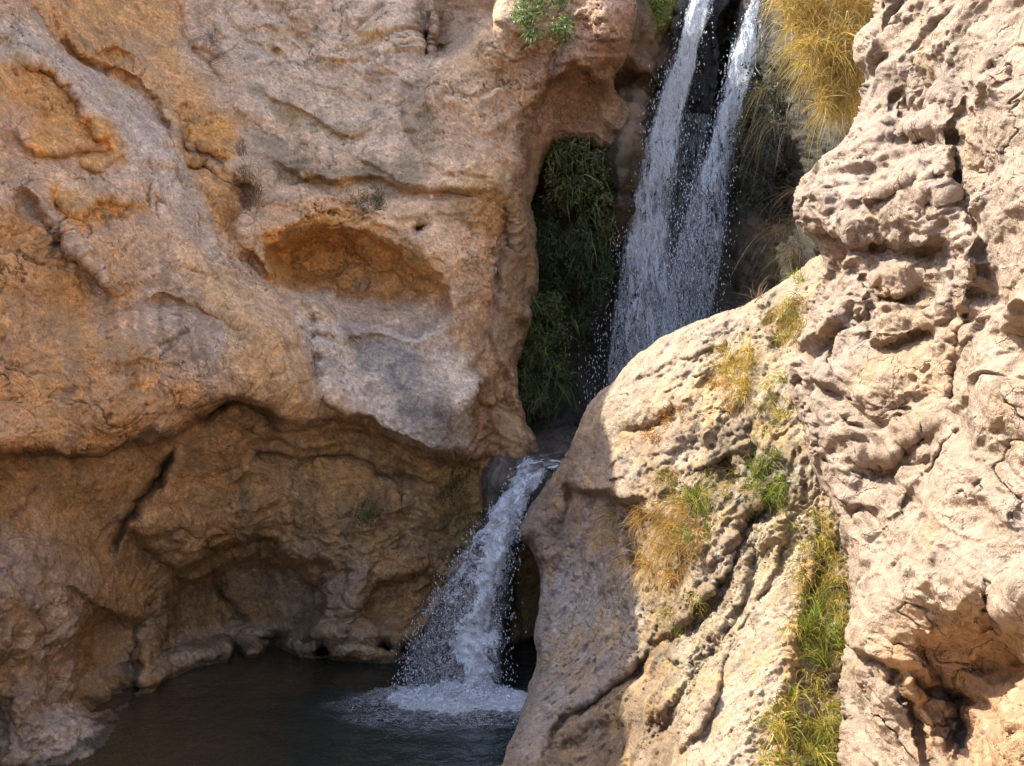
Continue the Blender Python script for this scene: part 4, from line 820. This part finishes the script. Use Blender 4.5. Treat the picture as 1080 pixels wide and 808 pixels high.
VS = [(120, 700, 752, 16.1), (200, 684, 742, 16.05), (300, 668, 745, 15.9), (430, 650, 740, 15.7)]
dl = lambda U, V, X, Y: (1.0 - .55 * V - .12 * np.abs(U - .5), .75)
dr = lambda U, V, X, Y: (1.3 - 1.15 * V ** .7, .7)
dv = lambda U, V, X, Y: (.10 + .22 * V, .7, .8)
stream_obj('stream', tall, M_FALL, [dict(rows=LS, nu=40, nv=400, seed=1, dens=dl), dict(rows=LS, nu=40, nv=400, seed=2, dens=lambda U, V, X, Y: (.18 + .05 * V, .85), off=.16, wob=.08)])
stream_obj('stream', tall, M_FALL, [dict(rows=RS, nu=40, nv=400, seed=3, dens=dr), dict(rows=RS, nu=40, nv=400, seed=4, dens=lambda U, V, X, Y: (.2, .85), off=.16, wob=.08)])
stream_obj('veil', tall, M_FALL, [dict(rows=VS, nu=50, nv=300, seed=5, dens=dv)])
def edge_drops(rows, n, spread, ylim, seed, inner=.5):
    g = np.random.default_rng(seed); r = np.array(rows, float); py = ylim[0] + (ylim[1] - ylim[0]) * g.random(n) ** .7
    xl, xr, d = (np.interp(py, r[:, 0], r[:, k]) for k in (1, 2, 3)); u = g.random(n)
    w = np.abs(g.normal(0, spread, n)) * (.3 + (py - ylim[0]) / (ylim[1] - ylim[0]))
    px = np.where(g.random(n) < inner, xl + u * (xr - xl), np.where(g.random(n) < .62, xl - w, xr + w))
    return point(px, py, d - g.random(n) * .5 + .1)
Pd = np.vstack([edge_drops(LS, 2300, 14, (0, 430), 1), edge_drops(RS, 1300, 7, (0, 360), 2), edge_drops(VS, 1000, 14, (120, 420), 3, .8)])
drops('spray', tall, Pd, .002 + .0055 * rng.random(len(Pd)) ** 2.5, 3.6)
low = thing('cascade', point(np.float64(480), np.float64(738), 11.5), 'short frothy cascade tumbling from the dark channel into the pool', 'waterfall')
CS = [(484, 548, 594, 13.1), (500, 537, 580, 12.95), (520, 531, 560, 12.8), (545, 512, 553, 12.6), (560, 501, 549, 12.5), (590, 479, 541, 12.3), (640, 454, 533, 12.0), (680, 434, 529, 11.8), (742, 426, 528, 11.5)]
def dc(U, V, X, Y):
    core = np.exp(-((U - (.55 + .22 * V)) / .24) ** 2)
    return (1.0 - 1.0 * V ** .8 + .75 * core * (.15 + V), .3 + .5 * V, sm(V / .05 + fbm(np.stack([X / 14, Y / 14, 0 * X], -1), 1, 3, .5, 77) * 1.2))
stream_obj('stream', low, M_LACE, [dict(rows=CS, nu=70, nv=260, seed=11, dens=dc, thick=.2, wob=.12), dict(rows=CS, nu=70, nv=260, seed=12, dens=lambda U, V, X, Y: (.16 + .3 * (1 - V), .7, sm(V / .06)), off=.15, thick=.25, wob=.16)])
Pd = edge_drops(CS, 1500, 7, (490, 745), 4, .6); drops('spray', low, Pd, rng.uniform(.0015, .005, len(Pd)), 3.2)
# splash at the foot and foam spreading over the pool
fx, fy = -.55, 11.45
g = np.random.default_rng(5); n_ = 4200; a = g.uniform(0, 2 * math.pi, n_); rr = g.random(n_) ** .5
Ps = np.stack([fx + .75 * rr * np.cos(a), fy + .35 * rr * np.sin(a), np.abs(g.normal(0, .09, n_)) * (1.1 - rr) + .01], -1)
drops('splash', low, Ps, g.uniform(.004, .015, n_), 1.0)
def foam(cx, cy, rx, ry, dmid, name, parent, seed, z=.03, thr=.9, us=1.0):
    nu, nv = 120, 90; x, y = np.meshgrid(np.linspace(-1, 1, nu), np.linspace(-1, 1, nv)); r = np.hypot(x, y) + fbm(np.stack([x, y, 0 * x], -1), 2.4, 4, .6, seed) * .45
    k = sm((1 - r) / .7); zz = z * .4 + np.abs(fbm(np.stack([x * rx, y * ry, 0 * x], -1), 6, 4, .6, seed + 1)) * .16 * k + .05 * k
    P = np.stack([cx + x * rx, cy + y * ry, zz], -1) - np.array(parent.location)
    T = np.stack([dmid * k, thr * sm((1.05 - r) / .3), sm((1.08 - r) / .2)], -1); idx = np.arange(nu * nv).reshape(nv, nu)
    fc = np.stack([idx[:-1, :-1], idx[:-1, 1:], idx[1:, 1:], idx[1:, :-1]], -1).reshape(-1, 4)
    o = mesh_obj(name, P.reshape(-1, 3), fc, M_FOAM, parent, T.reshape(-1, 3), uv=np.stack([x * rx, y * ry * 2], -1).reshape(-1, 2) * us)
foam(fx + .06, fy - .04, .95, .7, 1.8, 'foam', low, 210); foam(fx - .62, fy + .1, .45, .34, .4, 'foam', low, 220); foam(fx - .15, fy - .30, 1.35, .8, .12, 'foam', low, 230, .012, .55, .45)
# channel between the two falls
def channel():
    rows = [(450, 583, 618, 14.9), (458, 574, 612, 14.6), (466, 556, 608, 14.2), (474, 548, 603, 13.8), (480, 547, 600, 13.45), (486, 546, 598, 13.15), (494, 541, 590, 12.93)]
    P, fc, uv, T = stream(rows, 50, 80, 40, lambda U, V, X, Y: (.2, .3), thick=0, wob=.02)
    c = np.tile(np.array([.06, .058, .055]), (len(P), 1)); o = mesh_obj('channel_water', P, fc, M_POOL, colors=c); tag(o, 'thin dark water running to the lip of the cascade', kind='structure')
    stream_obj('lip_froth', low, M_LACE, [dict(rows=rows, nu=50, nv=80, seed=41, dens=lambda U, V, X, Y: (.1 + .8 * V ** 3, .5, .9), off=.03, thick=0, wob=.04)])
channel()

# ------------------------------------------------------------------ plants
def leaf_mat(name, tr=.35, rough=.55):
    m, n, l, b = nodes(name); out = n['Material Output']
    at = n.new('ShaderNodeVertexColor'); at.layer_name = 'tint'; l.new(at.outputs['Color'], b.inputs['Base Color']); b.inputs['Roughness'].default_value = rough; b.inputs['Specular IOR Level'].default_value = .35
    t = n.new('ShaderNodeBsdfTranslucent'); l.new(at.outputs['Color'], t.inputs[0]); x = n.new('ShaderNodeMixShader'); x.inputs[0].default_value = tr
    l.new(b.outputs[0], x.inputs[1]); l.new(t.outputs[0], x.inputs[2]); l.new(x.outputs[0], out.inputs[0]); return m
M_GRASS = leaf_mat('dry_grass', .4); M_LEAF = leaf_mat('leaves', .3, .45)
def blades(name, parent, R, D0, Ln, grav, w, cols, mat=None, seg=5):
    n = len(R); t = np.linspace(0, 1, seg + 1)[None, :, None]; D0 = D0 / np.linalg.norm(D0, axis=1)[:, None]
    Ln = Ln[:, None, None]; P = R[:, None] + D0[:, None] * Ln * t + np.array([0, 0, -1.0]) * grav[:, None, None] * Ln * t * t + rng.normal(0, .018, (n, 1, 3)) * t * (1 - t) * 4 * Ln / .3
    T = np.gradient(P, axis=1); s_ = np.cross(T, rng.normal(0, 1, (n, 1, 3)) * .5 + np.array([0, 1.0, 0])); s_ /= np.linalg.norm(s_, axis=-1)[..., None] + 1e-9
    wd = w[:, None, None] * (1 - t ** 1.6 * .9); A = P + s_ * wd * .5; B = P - s_ * wd * .5
    V = np.stack([A, B], 2).reshape(n, -1, 3); k = np.arange(seg) * 2; f = np.stack([k, k + 1, k + 3, k + 2], -1)
    c = np.repeat(cols[:, None], (seg + 1) * 2, 1) * (1 + .12 * np.repeat(t - .5, 2, 1))
    return mesh_obj(name, (V - np.array(parent.location)).reshape(-1, 3), (f[None] + (np.arange(n) * (seg + 1) * 2)[:, None, None]).reshape(-1, 4), mat or M_GRASS, parent, c.reshape(-1, 3))
def in_poly(poly, n, g):
    p = smooth_poly(poly, True, 4); lo, hi = p.min(0), p.max(0); o = np.zeros((0, 2))
    while len(o) < n:
        q = lo + g.random((n * 2, 2)) * (hi - lo); o = np.vstack([o, q[inside(q[:, 0], q[:, 1], p)]])
    return o[:n]
STRAW = [(.55, .38, .10), (.50, .34, .08), (.60, .45, .16), (.38, .25, .08)]; GOLD = [(.60, .42, .08), (.50, .38, .07), (.62, .46, .13), (.42, .34, .07)]; RUST = [(.48, .21, .05), (.42, .24, .07), (.52, .33, .11)]; GREEN = [(.20, .27, .03), (.28, .32, .05), (.14, .20, .03), (.36, .33, .07)]; DKG = [(.045, .06, .02), (.06, .07, .02), (.09, .08, .03)]
def tuft(M, poly, n, px_len, label, cat, cols, direc=(0, -.5, 1), spread=.45, grav=.6, w=.0036, off=.03, group=None, name='grass_tuft', seed=1, cluster=6, d=None):
    """blades growing in bunches from the rock inside an outline"""
    g = np.random.default_rng(seed); k = max(1, n // cluster // 5); c = in_poly(poly, k, g); own = g.integers(0, k, n)
    pts = c[own] + g.normal(0, 3.0, (n, 2)); R = np.array([M.at(*p) for p in pts])
    if d is not None: R = point(pts[:, 0], pts[:, 1], np.full(n, d) + g.uniform(-.35, .1, n))
    m = np.median(R[:, 1]); R[:, 1] = np.clip(R[:, 1], m - 1.2, m + .8)
    toc = np.array([0, 0, CZ]) - R; toc /= np.linalg.norm(toc, axis=1)[:, None]; R = R + toc * off
    cd = g.normal(0, spread * .7, (k, 3)); D0 = np.array(direc) + cd[own] + g.normal(0, spread, (n, 3)); D0[:, 1] = np.minimum(D0[:, 1], .1)
    Ln = px_len / F * R[:, 1] * g.uniform(.45, 1.15, n); col = np.array(cols)[(g.random(n) * len(cols)).astype(int)] * g.uniform(.75, 1.2, (n, 1)) * g.uniform(.55, 1.25, (k, 1))[own]
    t = thing(name, R.mean(0), label, cat, group); blades('blades', t, R, D0, Ln, grav * g.uniform(.5, 1.5, n), w * g.uniform(.6, 1.4, n), col); return t
# straw curtain hanging beside the tall fall
tuft(GW, [(826, -30), (930, -30), (922, 20), (900, 40), (856, 40), (832, 20)], 2600, 40, 'shaggy straw coloured grass hanging highest beside the tall waterfall', 'grass clump', STRAW + GOLD + STRAW, (-.2, -.7, .4), .8, .75, .0075, .1, 'straw grass hanging over the gorge', 'hanging_grass', 11, d=11.7)
tuft(GW, [(850, 40), (915, 30), (914, 80), (905, 118), (872, 120), (856, 80)], 2800, 38, 'golden tangle of hanging grass against the edge of the sunlit wall', 'grass clump', GOLD + STRAW + STRAW, (-.25, -.7, .4), .8, .75, .007, .1, 'straw grass hanging over the gorge', 'hanging_grass', 12, d=11.4)
tuft(GW, [(806, 60), (830, 60), (836, 130), (815, 140)], 200, 52, 'thin sparse blades drooping over moss right of the tall waterfall', 'grass clump', [(.07, .06, .025), (.12, .09, .04), (.05, .05, .02)], (-.4, -.5, .2), .4, 1.2, .005, .1, 'straw grass hanging over the gorge', 'hanging_grass', 13, d=12.6)  # blade colours darkened to stand for the shadow here
tuft(GW, [(800, 210), (850, 200), (850, 270), (800, 280)], 260, 50, 'dry wisps of grass in the shade above the boulder', 'grass clump', [(.09, .065, .03), (.13, .09, .045)], (-.3, -.5, .4), .6, 1.0, .004, .1, None, 'grass_tuft', 14, d=12.2)  # wisps coloured dark, the shade is put into the blades
# tufts on the boulder
tuft(BO, [(668, 535), (720, 528), (740, 560), (728, 600), (690, 608), (666, 580)], 1500, 36, 'bushy rust and straw coloured grass on the front edge of the boulder', 'grass tuft', RUST + STRAW, (-.1, -.6, .6), .7, .7, .0045, .04, 'grass tufts on the boulder', seed=21)
tuft(BO, [(722, 530), (745, 520), (752, 560), (735, 575)], 260, 48, 'few long green blades beside the rust coloured tuft', 'grass tuft', GREEN, (.1, -.5, 1), .5, .5, .005, .04, 'grass tufts on the boulder', seed=22)
tuft(BO, [(762, 368), (792, 366), (798, 390), (780, 425), (764, 410)], 620, 30, 'golden yellow tuft near the top of the boulder', 'grass tuft', GOLD + STRAW[:1], (-.1, -.6, .8), .6, .6, .0048, .03, 'grass tufts on the boulder', seed=23)
tuft(BO, [(815, 325), (845, 315), (850, 345), (835, 370), (818, 355)], 620, 30, 'olive and straw tuft under the edge of the rough wall', 'grass tuft', GREEN + STRAW + RUST[:1], (-.1, -.6, .7), .6, .8, .0048, .03, 'grass tufts on the boulder', seed=24)
tuft(BO, [(785, 490), (835, 478), (842, 510), (815, 535), (790, 520)], 620, 26, 'bright green tuft in the damp middle of the boulder', 'grass tuft', GREEN, (0, -.6, .9), .7, .6, .005, .03, 'grass tufts on the boulder', seed=25)
tuft(BO, [(680, 455), (705, 430), (720, 425), (715, 445), (690, 468)], 420, 9, 'low reddish sprigs on the pale face of the boulder', 'low plants', RUST, (0, -.6, .7), .9, .4, .006, .01, 'grass tufts on the boulder', 'low_sprigs', seed=26)
tuft(BO, [(745, 400), (765, 395), (775, 425), (755, 430)], 300, 12, 'reddish brown stubble below the golden tuft', 'low plants', RUST, (0, -.6, .7), .9, .4, .005, .01, 'grass tufts on the boulder', 'low_sprigs', seed=27)
tuft(BO, [(700, 640), (740, 630), (745, 660), (715, 670)], 320, 18, 'faint olive grass below the rust coloured tuft', 'grass tuft', GREEN[1:] + STRAW, (0, -.6, .8), .7, .6, .004, .02, 'grass tufts on the boulder', seed=28)
tuft(BO, [(842, 545), (880, 540), (892, 600), (885, 650), (858, 640), (848, 590)], 1000, 22, 'olive mat of grass filling the crack beside the rough wall', 'grass tuft', GREEN + GOLD + STRAW, (-.1, -.6, .5), .5, .9, .0042, .05, 'green grass in the crack by the rough wall', seed=31)
tuft(BO, [(850, 640), (885, 640), (885, 700), (850, 710)], 300, 60, 'tall green blades rising in the crack', 'grass tuft', GREEN, (-.15, -.35, 1), .28, .45, .0055, .05, 'green grass in the crack by the rough wall', seed=32)
tuft(BO, [(815, 740), (885, 730), (888, 815), (812, 820)], 950, 48, 'dense yellow green tuft lowest in the crack', 'grass tuft', GREEN + GOLD, (-.25, -.5, .9), .5, .7, .005, .06, 'green grass in the crack by the rough wall', seed=33)
tuft(BO, [(838, 600), (888, 600), (890, 740), (835, 740)], 800, 24, 'thin yellow green grass filling the middle of the crack', 'grass tuft', GREEN + GOLD + STRAW, (-.15, -.6, .6), .6, .8, .0042, .1, 'green grass in the crack by the rough wall', seed=36)
tuft(BO, [(640, 545), (668, 540), (672, 600), (655, 610)], 160, 34, 'stray bent straws hanging off the front edge of the boulder', 'grass tuft', STRAW, (-.7, -.5, .2), .5, .6, .004, .02, 'grass tufts on the boulder', seed=37)
tuft(BO, [(800, 400), (835, 380), (838, 440), (805, 470)], 420, 16, 'sparse yellowish moss sprigs on the damp stone near the rough wall', 'low plants', GOLD + GREEN, (0, -.6, .7), .9, .4, .005, .01, 'grass tufts on the boulder', 'low_sprigs', seed=38)
tuft(BO, [(690, 500), (780, 490), (780, 530), (700, 530)], 500, 22, 'loose straw fringe above the rust coloured tuft', 'grass tuft', STRAW + GREEN[:1], (0, -.6, .6), .8, .7, .004, .02, 'grass tufts on the boulder', seed=39)
tuft(BO, [(832, 292), (850, 284), (856, 292), (838, 300)], 70, 24, 'small green sprig on the crest of the boulder', 'grass tuft', GREEN, (0, -.3, 1), .5, .4, .0045, .02, 'grass tufts on the boulder', seed=34)
tuft(BO, [(788, 318), (812, 308), (815, 314), (792, 324)], 46, 40, 'bare curved twigs standing on the crest of the boulder', 'dry twigs', [(.30, .22, .14), (.2, .14, .09)], (-.2, -.1, 1), .6, .5, .0045, .02, None, 'dry_twigs', seed=35)
# dry plants on the cliff
tuft(LC, [(246, 150), (262, 150), (272, 215), (255, 215)], 420, 22, 'brown dead shrub beside the orange ledge block', 'shrub', [(.22, .13, .08), (.28, .18, .1)], (0, -.5, .8), .6, .3, .005, .03, None, 'dry_shrub', seed=41)
tuft(LC, [(365, 200), (405, 204), (402, 216), (372, 214)], 320, 12, 'low olive shrub on the narrow bench above the hollow', 'shrub', [(.14, .13, .06), (.2, .16, .08)], (0, -.5, .7), .8, .3, .006, .02, None, 'low_shrub', seed=42)
tuft(LC, [(218, 30), (232, 60), (226, 62)], 130, 20, 'sparse brown wisps in a high crack of the cliff', 'shrub', [(.24, .16, .1)], (0, -.5, .7), .6, .4, .004, .02, None, 'dry_wisps', seed=43)

def leaves(name, parent, P, N, size, cols, asp=.45):
    """small folded leaves"""
    n = len(P); N = N / np.linalg.norm(N, axis=1)[:, None]; a = rng.normal(0, 1, (n, 3)); a -= (a * N).sum(1)[:, None] * N; a /= np.linalg.norm(a, axis=1)[:, None]; b = np.cross(N, a)
    s_ = size[:, None]; V = np.stack([P - a * s_, P - b * s_ * asp + N * s_ * .15, P + a * s_, P + b * s_ * asp + N * s_ * .15], 1)
    return mesh_obj(name, (V - np.array(parent.location)).reshape(-1, 3), np.arange(n * 4).reshape(n, 4), M_LEAF, parent, np.repeat(cols, 4, 0), smooth=False)
def drape(poly, d, n, cols, label, name, cat, seed, size=.03, depth=.5, group=None, clumps=40, asp=.38):
    """leafy mass: leaves bunched along short hanging sprays on a rock face"""
    g = np.random.default_rng(seed); c = in_poly(poly, clumps, g); own = g.integers(0, clumps, n); cr = g.uniform(.07, .2, clumps); cdp = g.uniform(0, depth, clumps)
    C3 = point(c[:, 0], c[:, 1], np.full(clumps, d) - cdp); v = g.normal(0, 1, (n, 3)); v /= np.linalg.norm(v, axis=1)[:, None]
    P = C3[own] + v * (cr[own] * g.random(n) ** .4)[:, None] * np.array([1, 1, 1.3]); t = thing(name, P.mean(0), label, cat, group)
    col = np.array(cols)[(g.random(n) * len(cols)).astype(int)] * g.uniform(.65, 1.3, (n, 1)); N = v * .8 + np.array([0, -.5, .6]) + g.normal(0, .4, (n, 3))
    leaves('foliage', t, P, N, size * g.uniform(.6, 1.3, n), col, asp)
    S0 = C3 + g.normal(0, .03, C3.shape) + np.array([0, .35, .12]); D0 = C3 - S0
    if 'curtain' in name:
        m = clumps * 4; R = C3[g.integers(0, clumps, m)] + g.normal(0, .1, (m, 3)) + np.array([0, -.12, 0])
        blades('fronds', t, R, np.array([0, -.5, -.2]) + g.normal(0, .4, (m, 3)), g.uniform(.1, .28, m), np.full(m, .7), g.uniform(.006, .016, m), np.array(cols)[g.integers(0, len(cols), m)] * g.uniform(.8, 1.6, (m, 1)), M_LEAF)
    blades('stems', t, np.repeat(S0, 2, 0), np.repeat(D0, 2, 0) + g.normal(0, .06, (clumps * 2, 3)), np.full(clumps * 2, .45), np.full(clumps * 2, .3), np.full(clumps * 2, .008), np.tile((.1, .07, .04), (clumps * 2, 1)), M_LEAF)
    return t
FERN = [(.05, .075, .018), (.075, .10, .022), (.03, .05, .014), (.12, .13, .03), (.10, .075, .03)]
drape([(585, 158), (622, 150), (642, 178), (642, 240), (630, 270), (600, 255), (580, 215)], 15.7, 6500, FERN + [(.16, .13, .05)], 'dark green fern curtain under the rock arch', 'fern_curtain', 'ferns', 51, .03, .5, 'ferns hanging in the gorge recess', 70)
drape([(566, 240), (640, 260), (636, 320), (610, 345), (575, 330)], 15.6, 6500, [(.025, .04, .012), (.035, .055, .015), (.06, .07, .02)], 'darker fern curtain midway down the recess', 'fern_curtain', 'ferns', 52, .03, .4, 'ferns hanging in the gorge recess', 60)
drape([(556, 320), (592, 320), (598, 400), (582, 428), (552, 420), (548, 370)], 14.9, 7000, FERN, 'greener fern cushion lowest in the recess beside the brown cone of rock', 'fern_curtain', 'ferns', 53, .028, .4, 'ferns hanging in the gorge recess', 60)
drape([(545, -20), (600, -20), (606, 20), (592, 44), (565, 40), (548, 20)], 13.9, 2600, [(.16, .22, .05), (.22, .28, .07), (.10, .15, .04), (.30, .34, .12)], 'grey green leafy bush growing on top of the rock arch', 'bush', 'bush', 54, .035, .5, None, 34, .3)
drape([(686, -20), (712, -20), (710, 14), (692, 26)], 15.4, 1500, [(.13, .17, .02), (.18, .22, .03)], 'small moss green bush between the arch and the left stream', 'bush', 'bush', 55, .025, .2, None, 24)
drape([(785, 60), (850, 70), (850, 180), (800, 250), (775, 220), (778, 120)], 14.6, 3200, [(.010, .014, .005), (.016, .017, .006), (.03, .026, .010)], 'moss and ferns coloured dark as in shadow on the wet rock right of the tall waterfall', 'moss_cushion', 'moss', 56, .03, .5, None, 90)  # leaves tinted down, their shadow is in the colour
drape([(380, 538), (396, 538), (396, 550), (382, 550)], 12.35, 260, [(.06, .09, .02), (.09, .11, .03)], 'tiny green cushion plant on the undercut wall above the pool', 'cushion_plant', 'plant', 57, .018, .05, None, 6)
drape([(470, 510), (492, 505), (494, 545), (476, 550)], 12.9, 700, [(.05, .06, .015), (.08, .08, .02)], 'olive moss on the undercut wall beside the cascade', 'moss_patch', 'moss', 58, .016, .15, None, 16)
print('done', round(time.time() - T0, 1))
